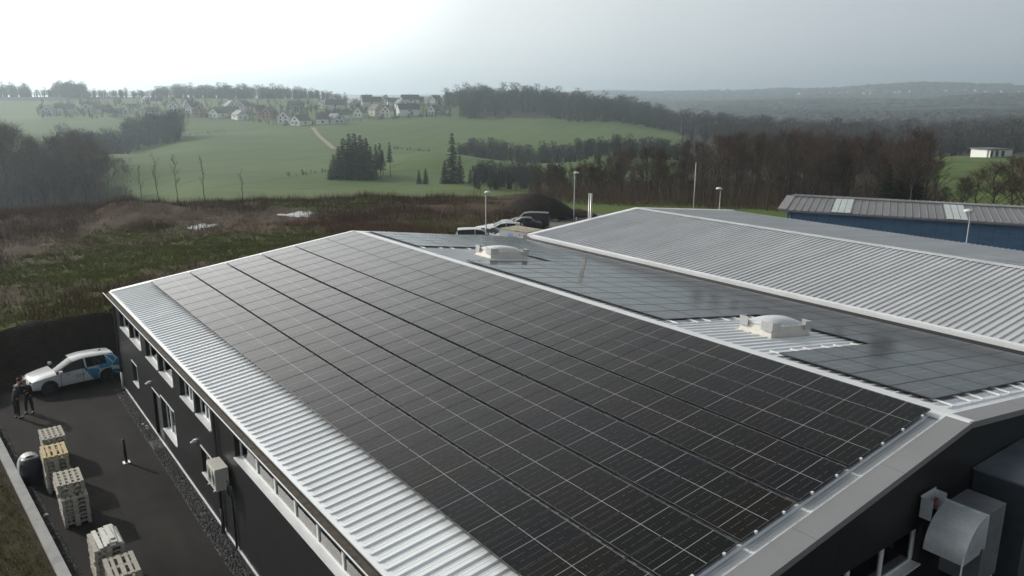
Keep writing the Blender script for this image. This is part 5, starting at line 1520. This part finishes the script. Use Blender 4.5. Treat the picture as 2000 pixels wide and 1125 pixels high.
# ---- saplings on the brow
for k, (x, yt) in enumerate(((272, 318), (306, 300), (343, 302), (396, 300), (470, 330), (925, 334), (938, 342), (1008, 348))):
    p = on(az_of(x, 350), 104 + (k * 7) % 9)
    put_tree("sapling", SP[k % 3], p, max(1.8, top_h(x, yt, p)), 12.0, k * .9, "thin bare sapling on the scrub brow, %s from the left" % ORD[k], "saplings on the scrub brow", wide=.8)

# ---- conifers
def conifer(seed, h, rad, gaps, low):
    rnd = random.Random(seed); tk, cr = MB(), TriBag()
    tk.tube([(0, 0, -.3), (0, 0, h * .5), (0, 0, h)], [h * .013, h * .008, .015], 6)
    z = h * low
    while z < h * .985:
        t = (z - h * low) / (h * (1 - low)); L0 = rad * (1 - t) ** .85 + .12
        nb = 6 + int(9 * (1 - t))
        for k in range(nb):
            if rnd.random() < gaps: continue
            az = rnd.uniform(0, 6.283); L = L0 * rnd.uniform(.6, 1.15); dr = rnd.uniform(-.35, .05) + .35 * t
            d = Vector((math.cos(az), math.sin(az), dr)).normalized(); p = Vector((0, 0, z + rnd.uniform(-.15, .15)))
            m = max(5, int(L * 10))
            for i in range(m):
                u = (i + rnd.random()) / m; c = p + d * L * u + Vector((0, 0, -.10 * L * u * u))
                sd = (d * .6 + Vector((rnd.gauss(0, .6), rnd.gauss(0, .6), rnd.gauss(-.25, .3)))).normalized()
                l_ = rnd.uniform(.25, .55) * (1.1 - .4 * u)
                cr.strip(c, c + sd * l_, .10, .04, rnd)
        z += h * .021 + .10
    return tk.mesh("trunk", m_bark), cr.mesh("crown", m_needle)
CF_ = [conifer(1, 15, 3.6, .0, .02), conifer(2, 15, 3.1, .04, .03), conifer(3, 15, 2.5, .12, .26), conifer(4, 15, 2.7, .22, .02), conifer(5, 15, 1.9, .2, .45)]
cl = [(652, 300, 0), (662, 285, 1), (672, 268, 0), (683, 260, 1), (694, 258, 0), (706, 262, 0), (716, 268, 1), (645, 322, 0), (690, 275, 0), (724, 285, 1), (735, 282, 2), (743, 279, 2), (748, 292, 4)]
for k, (x, yt, kd) in enumerate(sorted(cl)):
    p = on(az_of(x, 330), 246 + (k * 5) % 13)
    put_tree("spruce_tree", CF_[kd], p, top_h(x, yt, p), 15.0, k * 1.1, "dark spruce in the dense clump on the green field, %s from the left" % ORD[k], "spruces of the dense clump", wide=1.45 if kd < 2 else 1.1)
for (x, yt, kd, lab) in ((762, 277, 4, "slender spruce with a bare stem, right of the dense spruce clump"), (884, 258, 3, "tall ragged fir standing alone in front of the field"), (868, 312, 1, "small dark fir leaning on the tall ragged fir"), (898, 300, 3, "short fir at the right foot of the tall ragged fir"),
                       (818, 330, 1, "small spruce left of a near-identical one, between clump and tall fir"), (831, 328, 0, "small spruce just left of the tall fir, right one of a pair"), (918, 330, 1, "narrow dark young spruce right of the tall ragged fir"), (1005, 340, 3, "small dark fir behind the earth heap")):
    p = on(az_of(x, 330), 228 if x != 762 else 250)
    put_tree("fir_tree" if "fir" in lab else "spruce_tree", CF_[kd], p, top_h(x, yt, p), 15.0, x * .3, lab, None, wide=1.2 if kd != 4 else .9)
# ivy-dark evergreens in the wood edge
for k, (x, yt) in enumerate(((1735, 318), (1768, 305), (1790, 322))):
    p = on(az_of(x, 350), 108)
    put_tree("evergreen_tree", CF_[0], p, top_h(x, yt, p), 15.0, k * 1.7, "dark evergreen at the wood edge above the blue hall, %s from the left" % ORD[k], "evergreens at the wood edge", wide=1.3)

# ---- far trees as masses: many small copies of light trees merged into one object each
def light_tree(seed, n, w, h=13.0, conif=False):
    rnd = random.Random(seed); b = TriBag()
    b.strip(Vector((0, 0, -1)), Vector((rnd.uniform(-.3, .3), 0, h * .75)), .16, .07, rnd)
    b.strip(Vector((0, 0, -1)), Vector((0, rnd.uniform(-.3, .3), h * .75)), .16, .07, rnd)
    for _ in range(n):
        u = rnd.random() ** .6; th = rnd.uniform(0, 6.283); z = rnd.uniform(.22, .95)
        rr = 3.4 * math.sqrt(max(.03, 1 - ((z - .58) / .42) ** 2)) * u
        p = Vector((rr * math.cos(th), rr * math.sin(th), z * h))
        d = Vector((math.cos(th) * .55 + rnd.gauss(0, .35), math.sin(th) * .55 + rnd.gauss(0, .35), .8 + rnd.gauss(0, .4))).normalized()
        b.strip(p, p + d * rnd.uniform(.9, 2.0), w, w * .4, rnd)
    return np.array(b.v), np.array(b.f)
def scatter(name, pts, variants, mat, label, hs_, cat):
    VV, FF, off = [], [], 0
    for k, (x, y) in enumerate(pts):
        V_, F_ = variants[k % len(variants)]
        a = NR.uniform(0, 6.28); s = hs_[k]; c, sn = math.cos(a), math.sin(a)
        q = np.stack([(V_[:, 0] * c - V_[:, 1] * sn) * s, (V_[:, 0] * sn + V_[:, 1] * c) * s, V_[:, 2] * s], 1) + (x, y, ZP[k])
        VV.append(q); FF.append(F_ + off); off += len(V_)
    o = link(bpy.data.objects.new(name, npmesh(name, np.concatenate(VV), np.concatenate(FF), mat)))
    tag(o, label, cat, None, "stuff"); return o
LT = [light_tree(k, 240, .075, 11 + k % 3) for k in range(6)]
LTf = [light_tree(20 + k, 130, .12, 10 + 1.6 * (k % 4)) for k in range(6)]
def polar_pts(n, x0, x1, dfun):
    a = NR.uniform(az_of(x0), az_of(x1), n); d = np.array([dfun(q) for q in a]); return np.stack([d * np.sin(a), d * np.cos(a)], 1), a, d
# middle band of bare trees between the two fields, copses on the left field edge
mid = []
for _ in range(330):
    x = NR.uniform(895, 1345); d = NR.uniform(345, 400) - (x - 895) * .12
    mid.append((x, d, NR.uniform(.28, .62)))
for _ in range(110):
    x = NR.uniform(925, 1100); d = NR.uniform(205, 245); mid.append((x, d, NR.uniform(.28, .5)))
for _ in range(60): mid.append((NR.uniform(243, 356), NR.uniform(455, 500), NR.uniform(.9, 1.35)))
for _ in range(50): mid.append((NR.uniform(120, 245), NR.uniform(400, 450), NR.uniform(.8, 1.2)))
for _ in range(60): mid.append((NR.uniform(-60, 170), NR.uniform(230, 330), NR.uniform(.5, .85)))
P2 = np.array([(d * math.sin(az_of(x)), d * math.cos(az_of(x))) for x, d, s in mid]); ZP = hgt(P2[:, 0], P2[:, 1]) - .3
scatter("hedgerow_trees", P2, LT, m_fartwig, "bare hedgerow trees and copses between the green fields", [s for *_, s in mid], "trees")
# wooded hill and wooded valley on the right
hill = []
while len(hill) < 1000:
    x = NR.uniform(900, 1425); d = NR.uniform(600, 880)
    lo = 610 + 45 * math.sin(x * .02) - (x > 1250) * 40
    if d < lo: continue
    hill.append((x, d, NR.uniform(.6, 1.35)))
P2 = np.array([(d * math.sin(az_of(x)), d * math.cos(az_of(x))) for x, d, s in hill]); ZP = hgt(P2[:, 0], P2[:, 1]) - .3
scatter("hill_wood", P2, LTf, m_fartwig, "bare wood covering the low hill right of the village", [s for *_, s in hill], "wood")
val = []
while len(val) < 1700:
    x = NR.uniform(1330, 2100); d = 200 + 680 * NR.uniform(0, 1) ** .8
    if (x > 1800 and d < 345) or (x < 1500 and d < 430): continue
    val.append((x, d, NR.uniform(.5, 1.2) * (.62 if d < 420 else 1)))
P2 = np.array([(d * math.sin(az_of(x)), d * math.cos(az_of(x))) for x, d, s in val]); ZP = hgt(P2[:, 0], P2[:, 1]) - .3
scatter("valley_wood", P2, LT + LTf, m_fartwig, "bluish bare wood filling the valley beyond the halls", [s for *_, s in val], "wood")
top = []
for _ in range(75): top.append((NR.uniform(-40, 62), NR.uniform(915, 950), NR.uniform(.7, 1.15)))
for _ in range(40): top.append((NR.uniform(55, 122), NR.uniform(925, 960), NR.uniform(.5, .75)))
for _ in range(70): top.append((NR.uniform(118, 172), NR.uniform(905, 945), NR.uniform(.9, 1.2)))
for _ in range(110): top.append((NR.uniform(172, 320), NR.uniform(880, 930), NR.uniform(.45, .7)))
for _ in range(330):
    x = NR.uniform(310, 680); top.append((x, NR.uniform(865, 935), NR.uniform(.7, 1.05) * float(np.interp(x, [310, 420, 560, 680], [1.0, 1.1, 1.05, .55]))))
for _ in range(60): top.append((NR.uniform(870, 930), NR.uniform(700, 800), NR.uniform(.7, 1.2)))
P2 = np.array([(d * math.sin(az_of(x)), d * math.cos(az_of(x))) for x, d, s in top]); ZP = hgt(P2[:, 0], P2[:, 1]) - .3
scatter("hilltop_wood", P2, LTf, m_fartwig, "hazy bare woods along the hilltop behind the village", [s for *_, s in top], "wood")
# far canopy: lumpy crowns
def lump(seed):
    rnd = random.Random(seed); bm = bmesh.new(); bmesh.ops.create_icosphere(bm, subdivisions=2, radius=1.0)
    for v in bm.verts: v.co *= rnd.uniform(.65, 1.25); v.co.z *= .5
    V_ = np.array([v.co[:] for v in bm.verts]); F_ = np.array([[v.index for v in f.verts] for f in bm.faces]); bm.free(); return V_, F_
LU = [lump(k) for k in range(5)]
fa = []
while len(fa) < 7000:
    x = NR.uniform(900, 2200); d = math.exp(NR.uniform(math.log(870), math.log(4200)))
    if x < 1250 and d < 1100: continue
    X, Y = d * math.sin(az_of(x)), d * math.cos(az_of(x))
    if float(fbm(np.array([X]), np.array([Y]), 420, 61, 3)[0]) > .10: continue
    fa.append((X, Y, NR.uniform(4, 7.5) * (1 if d < 1800 else 1.8)))
P2 = np.array([(x, y) for x, y, s in fa]); ZP = hgt(P2[:, 0], P2[:, 1]) + 2.0
scatter("far_woods", P2, LU, m_fartwig, "blue hazy woods on the far hills", [s for *_, s in fa], "woods")

# ---- village
m_wallw = [plain("white_render", (.82, .82, .80), .8, var=.05), plain("cream_render", (.52, .50, .43), .8, var=.08), plain("grey_render", (.55, .55, .54), .8, var=.08), plain("pinkish_brick", (.34, .22, .19), .85, var=.12)]
m_roofs = [plain("dark_slate_roof", (.045, .046, .052), .6, var=.2), plain("brown_tile_roof", (.085, .060, .050), .7, var=.2), plain("grey_tile_roof", (.11, .11, .115), .7, var=.15)]
m_win = plain("dark_window", (.02, .022, .026), .2, var=0)
HN = {0: "white", 1: "cream", 2: "grey", 3: "pinkish"}; RN = {0: "dark slate", 1: "brown tiled", 2: "grey tiled"}
def house_meshes(w, dp, eh, rh, storeys):
    wl_ = MB(); wl_.prism([(-w / 2, -1.5), (w / 2, -1.5), (w / 2, eh), (0, eh + rh), (-w / 2, eh)], 'y', -dp / 2, dp / 2)
    rf = MB(); o = .45; s = rh / (w / 2)
    for sg in (-1, 1):
        rf.add([(0, -dp / 2 - o, eh + rh + .2), (sg * (w / 2 + o), -dp / 2 - o, eh - o * s + .2), (sg * (w / 2 + o), dp / 2 + o, eh - o * s + .2), (0, dp / 2 + o, eh + rh + .2), (0, -dp / 2 - o, eh + rh), (sg * (w / 2 + o), -dp / 2 - o, eh - o * s), (sg * (w / 2 + o), dp / 2 + o, eh - o * s), (0, dp / 2 + o, eh + rh)],
               [(0, 1, 2, 3), (4, 7, 6, 5), (0, 4, 5, 1), (1, 5, 6, 2), (2, 6, 7, 3), (3, 7, 4, 0)])
    ch = MB(); ch.box(w * .12, w * .12 + .7, -.4, .4, eh + rh * .5, eh + rh + .9)
    wins = []
    for z in ((1.0, 3.7) if storeys == 2 else (1.0,)):
        for x in (-w * .30, w * .12):
            wins.append(((x, x + 1.1), z, 'f'))
    wins.append(((-.7, .7), eh + .15, 'f'))
    for z in ((1.0, 3.7) if storeys == 2 else (1.0,)):
        wins.append(((-.8, .8), z, 's'))
    wm = []
    for (a, b), z, f_ in wins:
        for sg in (-1, 1):
            q = MB()
            if f_ == 'f': q.box(a, b, min(sg * dp / 2, sg * (dp / 2 + .05)), max(sg * dp / 2, sg * (dp / 2 + .05)), z, z + 1.35)
            else: q.box(min(sg * w / 2, sg * (w / 2 + .05)), max(sg * w / 2, sg * (w / 2 + .05)), a, b, z, z + 1.35)
            wm.append(q)
    return wl_, rf, ch, wm
HM = {}
def house(px, py, kind, wc, rc, rot, label, sc_=1.0, pt=None, name="house", group="houses of the village"):
    key = (kind, wc, rc)
    if key not in HM:
        w, dp, eh, rh, st_ = {"a": (9, 10.5, 5.4, 4.2, 2), "b": (9.5, 13, 3.6, 3.8, 1), "c": (12, 18, 5.6, 4.6, 2), "d": (8, 9, 4.0, 4.6, 1)}[kind]
        a, b, c, wm = house_meshes(w, dp, eh, rh, st_)
        HM[key] = (a.mesh("wall", m_wallw[wc]), b.mesh("roof", m_roofs[rc]), c.mesh("chimney", m_wallw[3] if wc != 3 else m_roofs[1]), [q.mesh("window", m_win) for q in wm])
    wl_, rf, ch, wm = HM[key]
    p = pt or ground_hit(px, py, 400, 1000)
    r = empty(name, p, rot); r.scale = (sc_,) * 3
    link(bpy.data.objects.new("wall", wl_), r)
    ro = link(bpy.data.objects.new("roof", rf), r); link(bpy.data.objects.new("chimney", ch), ro)
    for q in wm: link(bpy.data.objects.new("window", q), r)
    return tag(r, label, "house", group)
# spots read off the photograph: (column, row of the foot, kind, wall, roof, turn to the viewer)
FACE = -YAW                      # front gable towards the camera
VIL = {
 "lower edge": [(556, 241, "a", 0, 0, .25), (588, 244, "b", 0, 1, .5), (630, 242, "d", 0, 2, 1.3), (655, 241, "b", 2, 0, 1.5), (667, 232, "b", 0, 0, 1.45), (703, 229, "d", 0, 2, .2), (735, 226, "a", 1, 1, 1.4), (756, 228, "a", 0, 0, .1), (797, 226, "c", 0, 0, 1.2), (806, 224, "a", 0, 0, .3), (847, 224, "d", 0, 1, .4), (861, 222, "b", 0, 2, 1.4), (527, 232, "a", 3, 1, .3), (508, 226, "d", 3, 1, .9), (427, 229, "b", 0, 0, .35), (451, 226, "b", 0, 2, 1.2), (469, 233, "b", 0, 0, 1.4), (392, 226, "a", 3, 2, .4)],
 "middle": [(577, 213, "b", 2, 0, 1.3), (630, 210, "d", 0, 0, .15), (641, 212, "a", 0, 0, .2), (657, 216, "c", 2, 0, 1.5), (687, 209, "b", 2, 0, 1.2), (727, 210, "c", 2, 0, 1.4), (783, 213, "a", 0, 0, 1.1), (769, 206, "b", 0, 0, 1.3), (379, 221, "a", 2, 0, .6), (341, 218, "a", 0, 1, .5), (477, 218, "a", 2, 0, .3), (451, 213, "b", 0, 0, 1.2), (371, 211, "d", 0, 0, .5), (301, 225, "b", 0, 1, 1.1), (261, 217, "b", 2, 0, 1.3), (245, 220, "d", 0, 0, .4), (227, 227, "b", 2, 1, 1.3), (203, 219, "b", 2, 1, 1.2), (169, 221, "c", 2, 0, 1.0), (169, 210, "b", 1, 1, 1.0), (128, 222, "c", 2, 0, 1.2), (95, 226, "c", 2, 2, .8)],
 "upper edge": [(753, 204, "a", 2, 0, .1), (801, 205, "c", 0, 0, 1.3), (836, 203, "b", 2, 0, 1.2), (851, 205, "a", 2, 0, .7), (307, 203, "b", 0, 0, 1.3), (286, 200, "b", 0, 2, 1.2), (717, 204, "a", 2, 1, 1.2), (816, 203, "b", 1, 0, 1.1)],
}
for rown, L_ in VIL.items():
    for k, (x, y, kd, wc, rc, tu) in enumerate(sorted(L_)):
        house(x, y, kd, wc, rc, FACE + (-tu if k % 3 else tu * .5), "%s house with %s roof, %s from left in the village's %s" % (HN[wc], RN[rc], ORD[k], rown if rown != "middle" else "middle row"), .9 if x > 330 else .75)
# garden trees and hedges of the village
gt = []
for _ in range(560):
    x = NR.uniform(75, 930); y = NR.uniform(200, 232)
    p = ground_hit(x, y, 400, 1000); gt.append((p.x, p.y, NR.uniform(.2, .5)))
for _ in range(90):
    x = NR.uniform(480, 930); p = ground_hit(x, float(np.interp(x, [480, 560, 700, 930], [236, 246, 236, 222])) + NR.uniform(-2, 2), 400, 1000); gt.append((p.x, p.y, NR.uniform(.15, .28)))
P2 = np.array([(x, y) for x, y, s in gt]); ZP = hgt(P2[:, 0], P2[:, 1]) - .3
scatter("village_trees", P2, LTf, twigm("garden_greenery", (.012, .016, .010), (.035, .034, .024)), "garden trees and hedges between the village houses", [s for *_, s in gt], "trees")
# pale track across the field, hedge tufts
tp = [ground_hit(x, y, 200, 900) for x, y in ((611, 250), (618, 260), (628, 271), (640, 281), (652, 292))]
q = MB()
for a, b in zip(tp[:-1], tp[1:]):
    n_ = Vector((CR.x, CR.y, 0)) * 1.3
    m8 = [a.lerp(b, k / 8) for k in range(9)]
    for u, v in zip(m8[:-1], m8[1:]):
        zu, zv = hz(u.x, u.y) + .35, hz(v.x, v.y) + .35
        q.add([(u.x - n_.x, u.y - n_.y, zu), (u.x + n_.x, u.y + n_.y, zu), (v.x + n_.x, v.y + n_.y, zv), (v.x - n_.x, v.y - n_.y, zv)], [(0, 1, 2, 3)])
tag(q.build("track", plain("pale_track", (.24, .22, .16), .9)), kind="structure")
hd_ = []
for (xa, ya, xb, yb, n_) in ((760, 291, 850, 297, 26), (355, 265, 440, 258, 20), (560, 346, 640, 336, 14)):
    for _ in range(n_):
        u = NR.uniform(0, 1); p = ground_hit(xa + (xb - xa) * u, ya + (yb - ya) * u, 180, 900); hd_.append((p.x, p.y, NR.uniform(.07, .14)))
P2 = np.array([(x, y) for x, y, s in hd_]); ZP = hgt(P2[:, 0], P2[:, 1]) - .1
scatter("field_hedge", P2, LTf, m_fartwig, "low dark hedge tufts along the field boundaries", [s for *_, s in hd_], "hedge")
# white flat-roofed house on the meadow at the right
p = ground_hit(1940, 306, 200, 600)
wh = empty("bungalow", p, FACE + .25); tag(wh, "white flat roofed house on the green slope at the far right", "house")
q = MB(); q.box(-6, 2.2, -3, 4, -1, 2.7); q.box(2.2, 7, -1, 4, -1, 2.4); q.build("wall", m_wallw[0], wh)
q = MB(); q.box(-6.5, 3, -4.2, 4.5, 2.702, 3.0); q.box(3, 7.3, -1.4, 4.4, 2.402, 2.62); q.build("roof", m_roofs[2], wh)
for x in (-4.8, -2.2, .2): MB().box(x, x + 1.3, -3.06, -3.0, .2, 2.2).build("window", m_win, wh)
for x in (-5.6, -1.6): MB().box(x - .2, x + .2, -4.1, -3.7, -1, 2.70).build("pillar", m_wallw[0], wh)
# scattered far houses
spots = [(1378, 215), (1404, 212), (1427, 187), (1456, 188), (1560, 185), (1620, 184), (1655, 183), (1687, 185), (1700, 184), (1748, 183), (1757, 182), (1776, 181), (1810, 183), (1848, 180), (1884, 180), (1905, 179), (1925, 182), (1955, 181), (1972, 186), (1988, 188), (1990, 183)]
for k, (x, y) in enumerate(spots):
    p = ground_hit(x, y, 1000, 4500); d = math.hypot(p.x, p.y)
    q = MB(); w = 3.4 * d / 1513 * .55
    q.prism([(-w, -4), (w, -4), (w, 1.2 * w), (0, 1.9 * w), (-w, 1.2 * w)], 'y', -w * .8, w * .8)
    o = q.build("far_house", m_wallw[0]); o.location = p; o.rotation_euler = (0, 0, FACE + (k % 3) * .5)
    tag(o, "tiny white house on the blue far hills, %s from the left" % ORD[k], "house", "white specks of houses on the far hills")

# ---- scrub field: grass, dead stalks, brush
def blades(name, pts, mat, label, cat, nb, hmin, hmax, w, spread, lean=.35, seed=1):
    rs = np.random.RandomState(seed); n = len(pts)
    B = n * nb
    base = np.repeat(pts, nb, 0) + np.concatenate([rs.normal(0, spread, (B, 2)), np.zeros((B, 1))], 1)
    base[:, 2] = hgt(base[:, 0], base[:, 1]) - .03
    hh = np.repeat(rs.uniform(hmin, hmax, n), nb) * rs.uniform(.55, 1.1, B)
    th = rs.uniform(0, 6.283, B); ph = rs.uniform(0, 6.283, B); ln = rs.uniform(0, lean, B)
    wv = np.stack([np.cos(th), np.sin(th), np.zeros(B)], 1) * (w * rs.uniform(.6, 1.3, B))[:, None]
    tip = base + np.stack([np.cos(ph) * ln * hh, np.sin(ph) * ln * hh, hh], 1)
    V_ = np.stack([base - wv, base + wv, tip], 1).reshape(-1, 3)
    F_ = np.arange(B * 3).reshape(-1, 3)
    o = link(bpy.data.objects.new(name, npmesh(name, V_, F_, mat))); return tag(o, label, cat, None, "stuff")
def scrub_pts(n, seed, dmin=45.5, dmax=118, cond=None):
    rs = np.random.RandomState(seed); out = []
    while sum(map(len, out)) < n:
        a = rs.uniform(az_of(-120), AZ_LOT1 + .01, n * 3); d = np.sqrt(rs.uniform(dmin**2, dmax**2, n * 3))
        X, Y = d * np.sin(a), d * np.cos(a)
        ok = (lot_mask(X, Y) < .5) & (Y > 44.9 + np.where(X < 4, .55 * np.clip(1.2 - X, 0, 3) * -1, 0) + 1.75)
        if cond is not None: ok &= cond(X, Y, a, d)
        out.append(np.stack([X[ok], Y[ok], np.zeros(ok.sum())], 1))
    return np.concatenate(out)[:n]
def posmat(name, stops, sc_=.35):
    t = NT(name); n = t.noise(t.pos(), sc_, 4, .65); n2 = t.noise(t.pos(), 6.0, 2, .5)
    k = t.math('ADD', t.math('MULTIPLY', n, .55), t.math('MULTIPLY', n2, .45))
    return t.base(t.ramp(k, stops), .9, 0, .15)
def dry(X, Y):
    ok = np.ones(len(X), bool)
    for (pc, ra, rb) in PUD:
        lx_ = (X - pc[0]) * CR.x + (Y - pc[1]) * CR.y; ly_ = -(X - pc[0]) * CR.y + (Y - pc[1]) * CR.x
        ok &= ((lx_ / (ra * 1.05))**2 + (np.where(ly_ < 0, ly_ * .55, ly_) / (rb * 1.05))**2 > 1)
    return ok
patch = lambda X, Y, s=16, sd=91: fbm(X, Y, s, sd, 3)
m_gr = posmat("rank_grass", [(.3, (.048, .056, .011)), (.5, (.118, .128, .026)), (.7, (.20, .185, .055))])
m_st = posmat("dead_stalks", [(.3, (.055, .035, .020)), (.5, (.130, .086, .048)), (.72, (.25, .17, .10))])
blades("grass", scrub_pts(15000, 3, cond=lambda X, Y, a, d: (cover(X, Y) > NR.uniform(.32, .62, len(X))) & (d < 112) & dry(X, Y)), m_gr, "rank green grass on the scrub field beyond the hall", "grass", 6, .12, .38, .035, .16, .7, 3)
blades("dead_weeds", scrub_pts(5000, 5, cond=lambda X, Y, a, d: (cover(X, Y) < NR.uniform(.38, .6, len(X))) & (patch(X, Y, 2.6, 33) > -.06) & dry(X, Y)), m_st, "brown dead weeds standing on the scrub field", "weeds", 7, .2, .85, .016, .22, .35, 5)
blades("brush", scrub_pts(2300, 7, 86, 116, cond=lambda X, Y, a, d: patch(X, Y, 10, 47) > -.03), m_brush, "reddish brown brush along the scrub brow", "brush", 12, .35, 1.5, .016, .45, .6, 7)
blades("brush", scrub_pts(900, 9, 47, 92, cond=lambda X, Y, a, d: (patch(X, Y, 9, 44) > .12) & dry(X, Y)), m_brush, "dark brush clumps dotted over the scrub field", "brush", 14, .5, 1.2, .018, .30, .6, 9)
blades("rushes", scrub_pts(420, 21, 66, 100, cond=lambda X, Y, a, d: ~dry(X, Y)), m_st, "dead rushes standing in the two puddles", "rushes", 6, .12, .42, .02, .25, .5, 21)
# edge of the meadow below the wood: pale dead grass and brush
def lotpts(n, x0, x1, d0, d1, seed):
    rs = np.random.RandomState(seed); a = rs.uniform(az_of(x0), az_of(x1), n); d = rs.uniform(d0, d1, n)
    return np.stack([d * np.sin(a), d * np.cos(a), np.zeros(n)], 1)
blades("undergrowth", np.concatenate([lotpts(2200, 1040, 1860, 115, 126, 11), lotpts(260, 1140, 1560, 107, 115, 12)]), m_st, "pale brown undergrowth along the foot of the wood", "undergrowth", 9, .25, 1.0, .028, .45, .7, 11)
blades("undergrowth", lotpts(2600, -80, 240, 125, 300, 13), m_twig, "brown thicket under the bare trees at the left", "undergrowth", 9, .8, 2.8, .05, .9, .5, 13)
blades("undergrowth", lotpts(1600, 1840, 2080, 98, 118, 14), m_brush, "brown thicket behind the blue hall", "undergrowth", 10, .8, 2.8, .03, .5, .5, 14)
blades("undergrowth", lotpts(3600, 1045, 1850, 108, 176, 15), m_twig, "thin bare shrubs filling the wood under the trees", "undergrowth", 11, .7, 3.4, .022, .9, 1.0, 15)
# grass on the turf strip by the retaining wall
rs = np.random.RandomState(4); n = 5000; yy = rs.uniform(16, 41.5, n); xx = KX(yy) - .45 - rs.uniform(0, 3.2, n)
def turf_blades():
    nb = 5; B = n * nb; base = np.repeat(np.stack([xx, yy, np.full(n, .22)], 1), nb, 0) + np.concatenate([rs.normal(0, .06, (B, 2)), rs.uniform(-.03, .05, (B, 1))], 1)
    hh = rs.uniform(.04, .13, B); th = rs.uniform(0, 6.28, B); ph = rs.uniform(0, 6.28, B)
    wv = np.stack([np.cos(th), np.sin(th), 0 * th], 1) * .010; tip = base + np.stack([np.cos(ph) * .5 * hh, np.sin(ph) * .5 * hh, hh], 1)
    o = link(bpy.data.objects.new("grass", npmesh("grass", np.stack([base - wv, base + wv, tip], 1).reshape(-1, 3), np.arange(B * 3).reshape(-1, 3), m_gr)))
    tag(o, "patchy grass beyond the pale retaining wall", "grass", None, "stuff")
turf_blades()
# ---- puddles
m_water = NT("puddle_water"); m_water.base((.02, .02, .018), .04, 0, .5); m_water = m_water.mat
for (pc, ra, rb) in PUD:
    q = MB(); n = 40
    ux = Vector((CR.x, CR.y, 0)).normalized(); uy = Vector((-ux.y, ux.x, 0))
    vs = [(pc[0], pc[1], pc[2])]
    for k in range(n):
        th = 2 * math.pi * k / n; rr = .97
        o_ = ux * (ra * rr * math.cos(th)) + uy * (rb * rr * math.sin(th)); vs.append((pc[0] + o_.x, pc[1] + o_.y, pc[2]))
    q.add(vs, [(0, k + 1, (k + 1) % n + 1) for k in range(n)])
    tag(q.build("puddle", m_water), kind="structure")
